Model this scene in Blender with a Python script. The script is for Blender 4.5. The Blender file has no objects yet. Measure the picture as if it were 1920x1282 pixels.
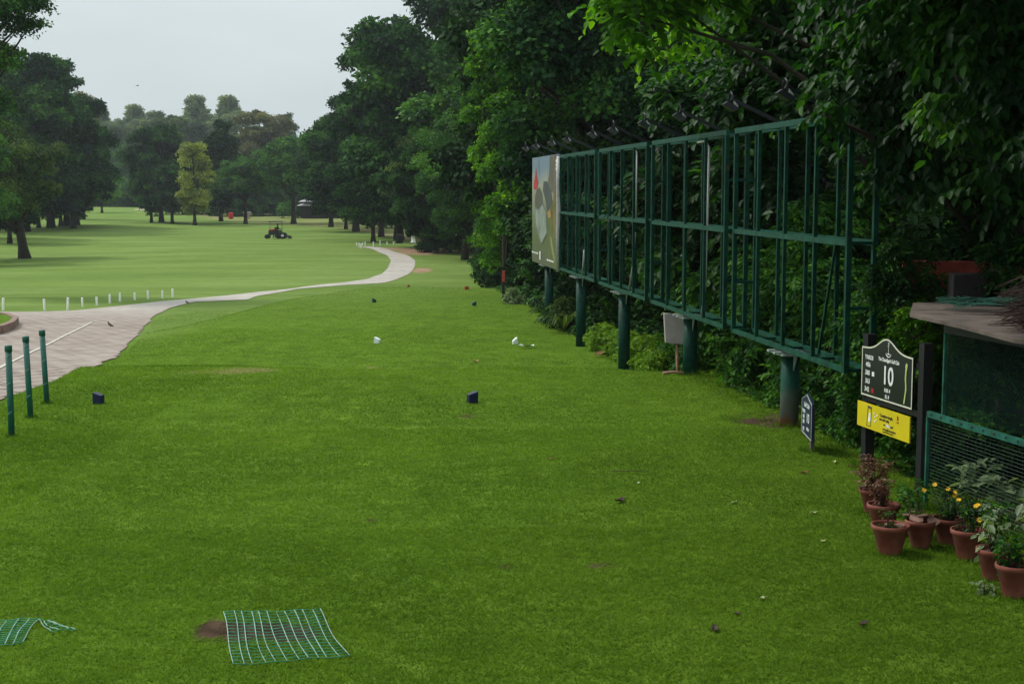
import bpy, math, random
import numpy as np
from mathutils import Vector, Matrix
R = math.radians
scn = bpy.context.scene
C = scn.collection

# ------------------------------------------------------------------ camera
F = 2667.0; PITCH = math.atan(287.0 / F); CAMZ = 2.9
cam_d = bpy.data.cameras.new('camera'); cam = bpy.data.objects.new('camera', cam_d); C.objects.link(cam)
cam_d.sensor_width = 36.0; cam_d.lens = 36.0 * F / 1920.0
cam_d.clip_start = 0.1; cam_d.clip_end = 6000
cam.location = (0, 0, CAMZ); cam.rotation_euler = (math.pi / 2 - PITCH, 0, 0)
scn.camera = cam
# ------------------------------------------------------------------ world, sun, exposure
SUN_EL, SUN_AZ = R(50), R(-62)          # azimuth from +Y towards +X
w = bpy.data.worlds.new('World'); scn.world = w; w.use_nodes = True
nt = w.node_tree; bg = nt.nodes['Background']
sky = nt.nodes.new('ShaderNodeTexSky'); sky.sky_type = 'NISHITA'; sky.sun_disc = False
sky.sun_elevation = SUN_EL; sky.sun_rotation = SUN_AZ; sky.air_density = 1.0; sky.dust_density = 4.0; sky.ozone_density = 1.0
hs = nt.nodes.new('ShaderNodeHueSaturation'); hs.inputs['Saturation'].default_value = 0.22
mixw = nt.nodes.new('ShaderNodeMix'); mixw.data_type = 'RGBA'; mixw.inputs[0].default_value = 0.86
mixw.inputs[7].default_value = (8.2, 9.25, 9.5, 1)     # the even cloud layer over the sky
nt.links.new(sky.outputs[0], hs.inputs['Color']); nt.links.new(hs.outputs[0], mixw.inputs[6])
# overcast sky: the cloud layer brightens from the horizon to the zenith
wtc = nt.nodes.new('ShaderNodeTexCoord'); wsx = nt.nodes.new('ShaderNodeSeparateXYZ'); nt.links.new(wtc.outputs['Generated'], wsx.inputs[0])
wmr = nt.nodes.new('ShaderNodeMapRange'); wmr.inputs[1].default_value = 0.06; wmr.inputs[2].default_value = 1.0; wmr.inputs[3].default_value = 1.0; wmr.inputs[4].default_value = 2.3; nt.links.new(wsx.outputs[2], wmr.inputs[0])
wvm = nt.nodes.new('ShaderNodeVectorMath'); wvm.operation = 'SCALE'; nt.links.new(mixw.outputs[2], wvm.inputs[0]); nt.links.new(wmr.outputs[0], wvm.inputs['Scale'])
wno = nt.nodes.new('ShaderNodeTexNoise'); wno.inputs['Scale'].default_value = 5.0; wno.inputs['Detail'].default_value = 3; wmp = nt.nodes.new('ShaderNodeMapping'); wmp.inputs['Scale'].default_value = (1, 1, 3.5)
nt.links.new(wtc.outputs['Generated'], wmp.inputs[0]); nt.links.new(wmp.outputs[0], wno.inputs['Vector'])
wm2 = nt.nodes.new('ShaderNodeMapRange'); wm2.inputs[1].default_value = .3; wm2.inputs[2].default_value = .7; wm2.inputs[3].default_value = .95; wm2.inputs[4].default_value = 1.05; nt.links.new(wno.outputs[0], wm2.inputs[0])
wv2 = nt.nodes.new('ShaderNodeVectorMath'); wv2.operation = 'SCALE'; nt.links.new(wvm.outputs[0], wv2.inputs[0]); nt.links.new(wm2.outputs[0], wv2.inputs['Scale'])
nt.links.new(wv2.outputs[0], bg.inputs[0]); bg.inputs[1].default_value = 0.075
sun_d = bpy.data.lights.new('sun', 'SUN'); sun_d.energy = 2.4; sun_d.angle = R(8); sun_d.color = (1, 0.95, 0.86)
sun = bpy.data.objects.new('sun', sun_d); C.objects.link(sun)
sd = Vector((math.sin(SUN_AZ) * math.cos(SUN_EL), math.cos(SUN_AZ) * math.cos(SUN_EL), math.sin(SUN_EL)))
sun.rotation_euler = sd.to_track_quat('Z', 'Y').to_euler()
vs = scn.view_settings; vs.view_transform = 'Standard'; vs.look = 'None'; vs.exposure = 0.14; vs.gamma = 1
cy = scn.cycles
cy.use_denoising = True; cy.max_bounces = 5; cy.diffuse_bounces = 3; cy.glossy_bounces = 2
cy.transmission_bounces = 3; cy.volume_bounces = 0; cy.transparent_max_bounces = 4
cy.use_adaptive_sampling = True; cy.adaptive_threshold = 0.01; cy.caustics_reflective = False; cy.caustics_refractive = False

# ------------------------------------------------------------------ helpers
def tag(o, label=None, cat=None, group=None, kind=None):
    if label: o['label'] = label
    if cat: o['category'] = cat
    if group: o['group'] = group
    if kind: o['kind'] = kind
    return o
ORG = {}
def thing(name, label, cat, loc=(0, 0, 0), group=None):
    o = bpy.data.objects.new(name, None); C.objects.link(o); o.location = loc
    o.empty_display_size = 0.1; ORG[o.name] = np.array(loc, float)
    return tag(o, label, cat, group)
def mesh_np(name, v, faces, mat, smooth=False, attrs=None, mat_idx=None):
    """faces: list of (n,k) int arrays"""
    v = np.asarray(v, np.float32)
    me = bpy.data.meshes.new(name)
    tot = sum(f.size for f in faces); nf = sum(len(f) for f in faces)
    me.vertices.add(len(v)); me.vertices.foreach_set('co', v.ravel())
    me.loops.add(tot); me.loops.foreach_set('vertex_index', np.concatenate([f.ravel() for f in faces]).astype(np.int32))
    me.polygons.add(nf)
    ks = np.concatenate([np.full(len(f), f.shape[1]) for f in faces])
    st = np.concatenate([[0], np.cumsum(ks)[:-1]]).astype(np.int32)
    me.polygons.foreach_set('loop_start', st)
    if smooth: me.polygons.foreach_set('use_smooth', np.ones(nf, bool))
    for m in (mat if isinstance(mat, (list, tuple)) else [mat]): me.materials.append(m)
    if mat_idx is not None: me.polygons.foreach_set('material_index', mat_idx.astype(np.int32))
    for k, a in (attrs or {}).items():
        at = me.attributes.new(k, 'FLOAT', 'POINT'); at.data.foreach_set('value', np.asarray(a, np.float32))
    me.update(calc_edges=True)
    return me
def link(name, me, parent=None):
    o = bpy.data.objects.new(name, me); C.objects.link(o)
    if parent is not None:
        o.parent = parent; ORG[o.name] = ORG[parent.name]
    return o
class MB:
    """collects pieces in world (or local) coordinates; build() makes ONE mesh object"""
    def __init__(s): s.v = []; s.f = []; s.sm = []
    def add(s, vs_, fs, smooth=False):
        b = len(s.v); s.v += [tuple(p) for p in vs_]; s.f += [tuple(i + b for i in f) for f in fs]; s.sm += [smooth] * len(fs); return s
    def box(s, c, size, rz=0.0, M=None):
        x, y, z = [k / 2 for k in size]
        pts = [Vector((i * x, j * y, k * z)) for i in (-1, 1) for j in (-1, 1) for k in (-1, 1)]
        m = M if M is not None else Matrix.Rotation(rz, 3, 'Z')
        pts = [m @ p + Vector(c) for p in pts]
        return s.add(pts, [(0, 1, 3, 2), (4, 6, 7, 5), (0, 4, 5, 1), (2, 3, 7, 6), (0, 2, 6, 4), (1, 5, 7, 3)])
    def bar(s, p0, p1, a, b, up=(0, 0, 1)):
        p0 = Vector(p0); p1 = Vector(p1); d = (p1 - p0); L = d.length; d.normalize()
        u = Vector(up)
        if abs(d.dot(u)) > 0.95: u = Vector((-0.122, 0.9925, 0))
        sx = d.cross(u).normalized(); sz = sx.cross(d).normalized()
        M = Matrix((sx, d, sz)).transposed()
        return s.box((p0 + p1) / 2, (a, L, b), M=M)
    def tube(s, pts, rad, n=8, caps=True, smooth=True):
        pts = [Vector(p) for p in pts]; rad = rad if hasattr(rad, '__len__') else [rad] * len(pts)
        b = []; prev = None
        for i, p in enumerate(pts):
            d = (pts[min(i + 1, len(pts) - 1)] - pts[max(i - 1, 0)]).normalized()
            if prev is None:
                u = Vector((1, 0, 0)) if abs(d.x) < 0.8 else Vector((0, 1, 0)); sx = d.cross(u).normalized()
            else: sx = (prev - d * prev.dot(d)).normalized()
            prev = sx; sy = d.cross(sx)
            for k in range(n):
                a = 2 * math.pi * k / n; b.append(p + (sx * math.cos(a) + sy * math.sin(a)) * rad[i])
        fs = [(i * n + k, i * n + (k + 1) % n, (i + 1) * n + (k + 1) % n, (i + 1) * n + k) for i in range(len(pts) - 1) for k in range(n)]
        s.add(b, fs, smooth)
        if caps:
            b0 = len(s.v) - len(b); s.f += [tuple(b0 + k for k in reversed(range(n))), tuple(b0 + (len(pts) - 1) * n + k for k in range(n))]; s.sm += [False, False]
        return s
    def lathe(s, prof, c, n=24, smooth=True, M=None):
        b = []
        m = M if M is not None else Matrix.Identity(3)
        for r, z in prof:
            for k in range(n):
                a = 2 * math.pi * k / n; b.append(m @ Vector((r * math.cos(a), r * math.sin(a), z)) + Vector(c))
        return s.add(b, [(i * n + k, i * n + (k + 1) % n, (i + 1) * n + (k + 1) % n, (i + 1) * n + k) for i in range(len(prof) - 1) for k in range(n)], smooth)
    def prism(s, poly, off):
        """poly: 3-D points in order; off: extrusion vector"""
        n = len(poly); off = Vector(off); a = [Vector(p) for p in poly]; b = [p + off for p in a]
        return s.add(a + b, [tuple(reversed(range(n))), tuple(range(n, 2 * n))] + [(i, (i + 1) % n, (i + 1) % n + n, i + n) for i in range(n)])
    def build(s, name, mat, parent=None, origin=None, attrs=None):
        me = bpy.data.meshes.new(name)
        o0 = ORG[parent.name] if parent is not None else (np.array(origin, float) if origin is not None else np.zeros(3))
        me.from_pydata([(p[0] - o0[0], p[1] - o0[1], p[2] - o0[2]) for p in s.v], [], s.f)
        me.polygons.foreach_set('use_smooth', s.sm); me.materials.append(mat)
        o = link(name, me, parent)
        if parent is None: o.location = tuple(o0); ORG[o.name] = o0
        return o
def sstep(t): t = np.clip(t, 0, 1); return t * t * (3 - 2 * t)
def vnoise(x, y, sc, seed=0):
    """smooth value noise, arrays"""
    x = np.asarray(x, float) / sc; y = np.asarray(y, float) / sc
    xi = np.floor(x).astype(np.int64); yi = np.floor(y).astype(np.int64); fx = sstep(x - xi); fy = sstep(y - yi)
    def h(a, b):
        n = (a * 374761393 + b * 668265263 + seed * 1274126177) & 0x7fffffff
        n = ((n ^ (n >> 13)) * 1274126177) & 0x7fffffff
        return ((n ^ (n >> 16)) & 0xffff) / 65535.0
    return (h(xi, yi) * (1 - fx) + h(xi + 1, yi) * fx) * (1 - fy) + (h(xi, yi + 1) * (1 - fx) + h(xi + 1, yi + 1) * fx) * fy

# ------------------------------------------------------------------ terrain height
KY = [-60, 15, 17.5, 25, 33, 45, 55, 65, 75, 100, 160, 250, 345, 375, 430, 600, 3000]
KZ = [0, 0, -.04, -.36, -.85, -1.38, -1.83, -2.2, -2.55, -2.85, -2.95, -2.6, -1.9, -2.0, -4, -7, -9]
def H(x, y):
    x = np.asarray(x, float); y = np.asarray(y, float)
    base = (np.interp(y - 2, KY, KZ) + np.interp(y, KY, KZ) * 2 + np.interp(y + 2, KY, KZ)) / 4
    base = base + (vnoise(x, y, 22, 3) - .5) * .5 * sstep((y - 60) / 60) + (vnoise(x, y, 7, 5) - .5) * .12 * sstep((y - 25) / 40)
    xl2 = np.interp(y, [22, 30, 40, 47, 53], [-6.2, -6.2, -7.2, -6.8, -5])
    w2 = sstep((x - xl2 + 3.6) / 3.6) * sstep((58 - y) / 5.5) * sstep((y - 21) / 2)
    t2 = -.65 - .012 * np.clip(y - 44, 0, 20) + .03 * np.sin(x * .6 + 1) * np.cos(y * .31)
    z = base * (1 - w2) + t2 * w2
    yc = 22.9 - .28 * np.clip(x, 0, 8) + .25 * np.sin(x * .9)
    xl1 = np.interp(y, [0, 13, 17.5, 21, 23], [-5.2, -5.9, -6.35, -6.85, -7.0])
    w1 = sstep((x - xl1 + .75) / .75) * sstep((yc + 2.1 - y) / 2.1)
    t1 = .025 * np.sin(x * .8 + .5) * np.sin(y * .55) + (vnoise(x, y, 1.7, 9) - .5) * .03
    z = z * (1 - w1) + t1 * w1
    # hole of bare soil round the nearest billboard column
    z = z - .13 * np.exp(-(((x - 3.2) / .4) ** 2 + ((y - 17.95) / .45) ** 2) ** 2)
    return z
def Hs(x, y): return float(H(np.array([x]), np.array([y]))[0])
cp, sp = math.cos(PITCH), math.sin(PITCH)
def ray(u, v):
    a = (u - 960) / F; b = (641 - v) / F
    return Vector((a, cp + b * sp, -sp + b * cp))
def P(u, v, Y):
    d = ray(u, v); return Vector((0, 0, CAMZ)) + d * (Y / d.y)
def G(u, v, y0=6.0):
    d = ray(u, v); ys = np.exp(np.linspace(math.log(y0), math.log(900), 9000)); t = ys / d.y
    zz = CAMZ + d.z * t; hh = H(d.x * t, ys); i = np.argmax(zz < hh)
    if not (zz < hh).any(): i = len(ys) - 1
    return Vector((d.x * t[i], ys[i], float(hh[i])))

# ------------------------------------------------------------------ materials
def nmat(name):
    m = bpy.data.materials.new(name); m.use_nodes = True; return m, m.node_tree, m.node_tree.nodes['Principled BSDF']
def simple(name, col, rough=.6, var=.15, scale=8.0, metal=0.0, bump=0.0, col2=None, spec=.4, rust=None):
    m, t, b = nmat(name); N = t.nodes; Lk = t.links
    tc = N.new('ShaderNodeTexCoord'); no = N.new('ShaderNodeTexNoise'); no.inputs['Scale'].default_value = scale; no.inputs['Detail'].default_value = 6
    Lk.new(tc.outputs['Object'], no.inputs['Vector'])
    cr = N.new('ShaderNodeValToRGB'); c2 = col2 or tuple(min(1, c * (1 + var)) for c in col)
    cr.color_ramp.elements[0].position = .32; cr.color_ramp.elements[1].position = .68
    cr.color_ramp.elements[0].color = (*[c * (1 - var) for c in col], 1); cr.color_ramp.elements[1].color = (*c2, 1)
    Lk.new(no.outputs[0], cr.inputs[0]); Lk.new(cr.outputs[0], b.inputs['Base Color'])
    if rust:
        n2 = N.new('ShaderNodeTexNoise'); n2.inputs['Scale'].default_value = 3.2; n2.inputs['Detail'].default_value = 9; n2.inputs['Roughness'].default_value = .75; Lk.new(tc.outputs['Object'], n2.inputs['Vector'])
        mr = N.new('ShaderNodeMapRange'); mr.inputs[1].default_value = rust; mr.inputs[2].default_value = rust + .06; Lk.new(n2.outputs[0], mr.inputs[0])
        mx = N.new('ShaderNodeMix'); mx.data_type = 'RGBA'; mx.inputs[7].default_value = (.06, .05, .03, 1); Lk.new(mr.outputs[0], mx.inputs[0]); Lk.new(cr.outputs[0], mx.inputs[6]); Lk.new(mx.outputs[2], b.inputs['Base Color'])
    b.inputs['Roughness'].default_value = rough; b.inputs['Metallic'].default_value = metal; b.inputs['Specular IOR Level'].default_value = spec
    if bump:
        bp = N.new('ShaderNodeBump'); bp.inputs['Strength'].default_value = bump; bp.inputs['Distance'].default_value = .02
        Lk.new(no.outputs[0], bp.inputs['Height']); Lk.new(bp.outputs[0], b.inputs['Normal'])
    return m
def leafmat(name, cols, trans=.35, rough=.5, spec=.35, nscale=.35, tmul=(1.5, 1.6, .6)):
    """cols: list of (position, rgb) over the per-leaf tint"""
    m, t, b = nmat(name); N = t.nodes; Lk = t.links
    at = N.new('ShaderNodeAttribute'); at.attribute_name = 'tint'
    tc = N.new('ShaderNodeTexCoord'); no = N.new('ShaderNodeTexNoise'); no.inputs['Scale'].default_value = nscale; no.inputs['Detail'].default_value = 2
    Lk.new(tc.outputs['Object'], no.inputs['Vector'])
    ma = N.new('ShaderNodeMath'); ma.operation = 'MULTIPLY_ADD'; ma.inputs[1].default_value = .7; ma.inputs[2].default_value = -.35
    Lk.new(no.outputs[0], ma.inputs[0]); ad = N.new('ShaderNodeMath'); ad.operation = 'ADD'
    Lk.new(ma.outputs[0], ad.inputs[0]); Lk.new(at.outputs['Fac'], ad.inputs[1])
    cr = N.new('ShaderNodeValToRGB'); el = cr.color_ramp.elements
    while len(el) < len(cols): el.new(.5)
    for e, (p, c) in zip(el, cols): e.position = p; e.color = (*c, 1)
    Lk.new(ad.outputs[0], cr.inputs[0]); Lk.new(cr.outputs[0], b.inputs['Base Color'])
    b.inputs['Roughness'].default_value = rough; b.inputs['Specular IOR Level'].default_value = spec
    tr = N.new('ShaderNodeBsdfTranslucent'); mx = N.new('ShaderNodeMix'); mx.data_type = 'RGBA'; mx.blend_type = 'MULTIPLY'
    mx.inputs[0].default_value = 1; mx.inputs[7].default_value = (*tmul, 1); Lk.new(cr.outputs[0], mx.inputs[6]); Lk.new(mx.outputs[2], tr.inputs[0])
    ms = N.new('ShaderNodeMixShader'); ms.inputs[0].default_value = trans
    Lk.new(b.outputs[0], ms.inputs[1]); Lk.new(tr.outputs[0], ms.inputs[2]); Lk.new(ms.outputs[0], N['Material Output'].inputs[0])
    return m
LM = {
 'dark': leafmat('dark_foliage', [(.1, (.004, .018, .007)), (.5, (.013, .054, .014)), (.9, (.075, .19, .028))], .25, rough=.7, spec=.08),
 'mid': leafmat('green_foliage', [(.1, (.006, .03, .007)), (.5, (.025, .095, .012)), (.9, (.1, .24, .02))], .3, spec=.1),
 'bright': leafmat('bright_foliage', [(.05, (.012, .05, .006)), (.5, (.07, .2, .009)), (.9, (.2, .4, .018))], .42, spec=.12),
 'olive': leafmat('olive_foliage', [(.1, (.012, .03, .008)), (.5, (.038, .078, .014)), (.9, (.12, .175, .03))], .3, spec=.1)
 ,'haze_euc': leafmat('haze_pale_foliage', [(.1, (.05, .08, .05)), (.5, (.12, .17, .09)), (.9, (.22, .27, .12))], .3, spec=.1),  # pale eucalyptus green, with the distance haze put into the colour
 'yellow': leafmat('yellow_foliage', [(0, (.08, .11, .012)), (.5, (.2, .25, .025)), (.9, (.38, .42, .04))], .3),
 'brown': leafmat('brownish_foliage', [(0, (.05, .058, .024)), (.5, (.12, .125, .05)), (.9, (.24, .23, .09))], .25, spec=.2),
 'lime': leafmat('lime_foliage', [(0, (.05, .13, .005)), (.5, (.13, .25, .01)), (1, (.26, .42, .02))], .35, spec=.2),
 'broad': leafmat('broad_glossy_foliage', [(0, (.003, .014, .005)), (.5, (.012, .05, .01)), (.85, (.045, .14, .014)), (1, (.15, .32, .02))], .38, rough=.5, spec=.18, nscale=.6),
 'shade': leafmat('shade_dark_foliage', [(0, (.003, .012, .004)), (.5, (.008, .028, .008)), (1, (.022, .062, .012))], .15, spec=.03),  # darkened copy of the leaf colours; the wood's shade is put into them
 'dry': leafmat('dry_foliage', [(0, (.06, .025, .015)), (.5, (.14, .06, .035)), (1, (.22, .12, .06))], .2),
 'pale': leafmat('pale_foliage', [(0, (.07, .11, .05)), (.5, (.15, .22, .1)), (1, (.28, .36, .2))], .3),
}
M = {
 'bark': simple('bark', (.028, .021, .016), .9, .45, 5, bump=.6),
 'bark_grey': simple('grey_bark', (.11, .09, .075), .9, .4, 6, bump=.6),
 'twig': simple('twig_wood', (.06, .035, .03), .9, .4, 30),
 'paint_green': simple('green_paint', (.002, .034, .022), .5, .45, 11, spec=.15, rust=.64, bump=.05),
 'paint_green_rail': simple('green_rail_lit', (.004, .052, .034), .5, .45, 9, spec=.2, rust=.63, bump=.05),  # lighter copy of the frame green; rail highlights put into the colour
 'post_green': simple('green_post_plastic', (.004, .085, .06), .45, .2, 12),
 'white_paint': simple('white_paint', (.75, .75, .68), .6, .15, 20),
 'cord': simple('white_cord', (.24, .36, .29), .8, .2, 20),
 'cable': simple('white_cable', (.36, .36, .35), .5, .2, 20),
 'steel': simple('galvanised_steel', (.35, .4, .39), .45, .3, 18, metal=.5),
 'dark_metal': simple('dark_metal', (.012, .014, .02), .45, .3, 14),
 'lamp_glass': simple('lamp_glass', (.75, .78, .8), .15, .05, 5),
 'blue': simple('blue_marker_paint', (.004, .007, .045), .5, .3, 30, spec=.35),
 'white': simple('white_marker_paint', (.72, .76, .74), .5, .12, 25),
 'dgreen': simple('dark_green_marker_paint', (.008, .045, .035), .5, .3, 30),
 'red': simple('red_marker_paint', (.35, .008, .008), .5, .25, 30),
 'black_board': simple('black_board', (.008, .009, .014), .3, .3, 3, spec=.5),
 'post_black': simple('black_post_paint', (.006, .006, .008), .55, .35, 12),
 'cream': simple('cream_paint', (.62, .62, .5), .5, .1, 20),
 'letter': simple('white_lettering', (.72, .74, .72), .5, .04, 10),
 'ink': simple('dark_ink', (.05, .05, .03), .5, .1, 10),
 'yellow_board': simple('yellow_board', (.6, .49, .01), .4, .08, 4),
 'navy_board': simple('navy_board', (.008, .014, .05), .4, .25, 6),
 'map_green': simple('pale_green_print', (.42, .5, .16), .5, .15, 15),
 'terracotta': simple('terracotta', (.21, .036, .02), .8, .45, 7, bump=.3, col2=(.24, .075, .05)),
 'soil': simple('potting_soil', (.03, .018, .012), .95, .4, 40, bump=.8),
 'stone': simple('broken_terracotta', (.3, .17, .13), .85, .25, 12, bump=.4),
 'concrete': simple('concrete', (.1, .078, .066), .95, .5, 3.5, bump=.5),
 'net_dark': simple('dark_green_net', (.012, .09, .06), .8, .3, 20),  # darker green than the net twine
 'red_wall': simple('red_wall', (.4, .065, .05), .85, .45, 3, bump=.3),
 'grey_wall': simple('stained_grey_wall', (.1, .09, .075), .9, .45, 2.5, bump=.3),
 'dark_box': simple('dark_sheet', (.01, .008, .008), .8, .3, 6),
 'box_grey': simple('grey_box_paint', (.36, .31, .31), .55, .12, 6),
 'wood': simple('pale_wood', (.3, .17, .11), .85, .3, 14, bump=.2),
 'paper': simple('paper', (.7, .72, .68), .7, .1, 20),
 'dry_leaf': simple('dry_leaf', (.24, .12, .05), .8, .4, 25),
 'pale_leaf': simple('pale_fallen_leaf', (.4, .46, .18), .8, .3, 25),
 'net': simple('green_net_twine', (.015, .22, .12), .7, .3, 20),
 'mesh_green': simple('green_mesh_wire', (.004, .04, .028), .55, .3, 20),
 'wire': simple('thin_steel_wire', (.04, .08, .07), .5, .2, 20),
 'beam_green': simple('teal_beam_paint', (.006, .09, .06), .6, .5, 10, rust=.6),
 'pink': simple('pinkish_plaster', (.38, .24, .21), .85, .2, 2),
 'roof_white': simple('pale_roof_sheet', (.4, .4, .42), .7, .15, 2),
 'mower_red': simple('red_mower_paint', (.5, .015, .015), .35, .1, 4),
 'rubber': simple('black_rubber', (.012, .012, .012), .8, .2, 12),
 'navy_cloth': simple('dark_clothing', (.02, .02, .035), .9, .2, 8),
 'skin': simple('skin', (.18, .09, .055), .6, .1, 8),
 'feather': simple('brown_feathers', (.05, .03, .02), .8, .4, 60),
 'feather_black': simple('black_feathers', (.008, .008, .01), .6, .4, 60),
 'yellow_beak': simple('yellow_beak', (.6, .4, .03), .5, .1, 60),
 'petal': simple('yellow_petals', (.75, .42, .01), .6, .2, 60),
 'sand': simple('bunker_sand', (.5, .42, .32), .95, .1, 2),
 'stake_red': simple('red_stake_paint', (.45, .06, .05), .6, .2, 20),
 'conc_line': simple('pale_stone_line', (.46, .43, .38), .9, .25, 5),
 'kerb': simple('kerb_brick', (.2, .13, .1), .9, .3, 9, bump=.4),
}
def column_mat():
    m, t, b = nmat('column_paint'); N = t.nodes; Lk = t.links
    tc = N.new('ShaderNodeTexCoord'); no = N.new('ShaderNodeTexNoise'); no.inputs['Scale'].default_value = 7; no.inputs['Detail'].default_value = 8
    Lk.new(tc.outputs['Object'], no.inputs['Vector'])
    sx = N.new('ShaderNodeSeparateXYZ'); Lk.new(tc.outputs['Object'], sx.inputs[0])
    ad = N.new('ShaderNodeMath'); ad.operation = 'MULTIPLY_ADD'; ad.inputs[1].default_value = .35; Lk.new(no.outputs[0], ad.inputs[0]); Lk.new(sx.outputs[2], ad.inputs[2])
    cr = N.new('ShaderNodeValToRGB'); el = cr.color_ramp.elements
    el[0].position = .24; el[0].color = (.16, .07, .04, 1); el[1].position = .3; el[1].color = (.1, .1, .09, 1)
    for p, c in ((.5, (.07, .085, .07)), (.72, (.004, .055, .036)), (1, (.003, .04, .028))):
        e = el.new(p); e.color = (*c, 1)
    Lk.new(ad.outputs[0], cr.inputs[0]); Lk.new(cr.outputs[0], b.inputs['Base Color']); b.inputs['Roughness'].default_value = .55; b.inputs['Specular IOR Level'].default_value = .15
    return m
M['column_worn'] = column_mat()

# ground material --------------------------------------------------
def ground_mat():
    m, t, b = nmat('lawn'); N = t.nodes; Lk = t.links
    tc = N.new('ShaderNodeTexCoord')
    def noise(s, d=5, rough=.55, sc=None):
        n = N.new('ShaderNodeTexNoise'); n.inputs['Scale'].default_value = s; n.inputs['Detail'].default_value = d; n.inputs['Roughness'].default_value = rough
        if sc:
            mp = N.new('ShaderNodeMapping'); mp.inputs['Scale'].default_value = sc; Lk.new(tc.outputs['Object'], mp.inputs[0]); Lk.new(mp.outputs[0], n.inputs['Vector'])
        else: Lk.new(tc.outputs['Object'], n.inputs['Vector'])
        return n
    def ramp(fac, stops):
        cr = N.new('ShaderNodeValToRGB'); el = cr.color_ramp.elements
        while len(el) < len(stops): el.new(.5)
        for e, (p, c) in zip(el, stops): e.position = p; e.color = (*c, 1)
        Lk.new(fac, cr.inputs[0]); return cr.outputs[0]
    def mix(f, a, bb, bt='MIX'):
        x = N.new('ShaderNodeMix'); x.data_type = 'RGBA'; x.blend_type = bt
        if isinstance(f, float): x.inputs[0].default_value = f
        else: Lk.new(f, x.inputs[0])
        for i, q in ((6, a), (7, bb)):
            if isinstance(q, tuple): x.inputs[i].default_value = (*q, 1)
            else: Lk.new(q, x.inputs[i])
        return x.outputs[2]
    near = ramp(noise(2.2, 8, .65).outputs[0], [(.3, (.05, .096, .007)), (.5, (.08, .15, .011)), (.7, (.115, .195, .018))])
    fine = ramp(noise(38, 4, .7).outputs[0], [(.3, (.5, .55, .5)), (.52, (1, 1, 1)), (.75, (1.45, 1.35, 1.25))])
    near = mix(1.0, near, fine, 'MULTIPLY')
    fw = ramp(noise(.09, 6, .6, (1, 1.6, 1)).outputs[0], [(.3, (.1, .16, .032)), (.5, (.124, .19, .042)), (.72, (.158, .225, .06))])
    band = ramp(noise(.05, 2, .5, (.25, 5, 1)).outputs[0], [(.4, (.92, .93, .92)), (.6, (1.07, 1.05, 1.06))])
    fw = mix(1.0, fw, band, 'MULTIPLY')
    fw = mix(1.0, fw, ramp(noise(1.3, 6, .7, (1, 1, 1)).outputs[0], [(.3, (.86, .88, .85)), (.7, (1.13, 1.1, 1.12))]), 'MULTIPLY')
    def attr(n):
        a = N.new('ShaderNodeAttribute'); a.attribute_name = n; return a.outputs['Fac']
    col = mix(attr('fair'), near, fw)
    soil = ramp(noise(6, 8, .7).outputs[0], [(.3, (.03, .019, .012)), (.55, (.08, .052, .034)), (.75, (.15, .105, .07))])
    sandy = ramp(noise(1.1, 8, .7).outputs[0], [(.3, (.16, .1, .06)), (.55, (.3, .2, .13)), (.75, (.38, .28, .18))])
    def thr(a, s=3.0):
        n2 = noise(s, 8, .7); ad = N.new('ShaderNodeMath'); ad.operation = 'ADD'; Lk.new(attr(a), ad.inputs[0]); Lk.new(n2.outputs[0], ad.inputs[1])
        r = N.new('ShaderNodeMapRange'); r.inputs[1].default_value = .85; r.inputs[2].default_value = 1.12; Lk.new(ad.outputs[0], r.inputs[0]); return r.outputs[0]
    col = mix(thr('dry', 4.0), col, (.17, .15, .06))
    col = mix(thr('sandy', .8), col, sandy)
    col = mix(thr('soil', 7.0), col, soil)
    Lk.new(col, b.inputs['Base Color']); b.inputs['Roughness'].default_value = 1; b.inputs['Specular IOR Level'].default_value = .04
    bp = N.new('ShaderNodeBump'); bp.inputs['Strength'].default_value = .7; bp.inputs['Distance'].default_value = .03
    Lk.new(noise(30, 5, .7).outputs[0], bp.inputs['Height']); Lk.new(bp.outputs[0], b.inputs['Normal'])
    return m
def blob(x, y, cx, cy_, rx, ry, rot=0.0):
    c, s = math.cos(rot), math.sin(rot); dx, dy = x - cx, y - cy_
    return np.exp(-(((dx * c + dy * s) / rx) ** 2 + ((-dx * s + dy * c) / ry) ** 2))
def line_x(y): return 3.41 - .1226 * (y - 17.3)      # billboard column line
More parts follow.
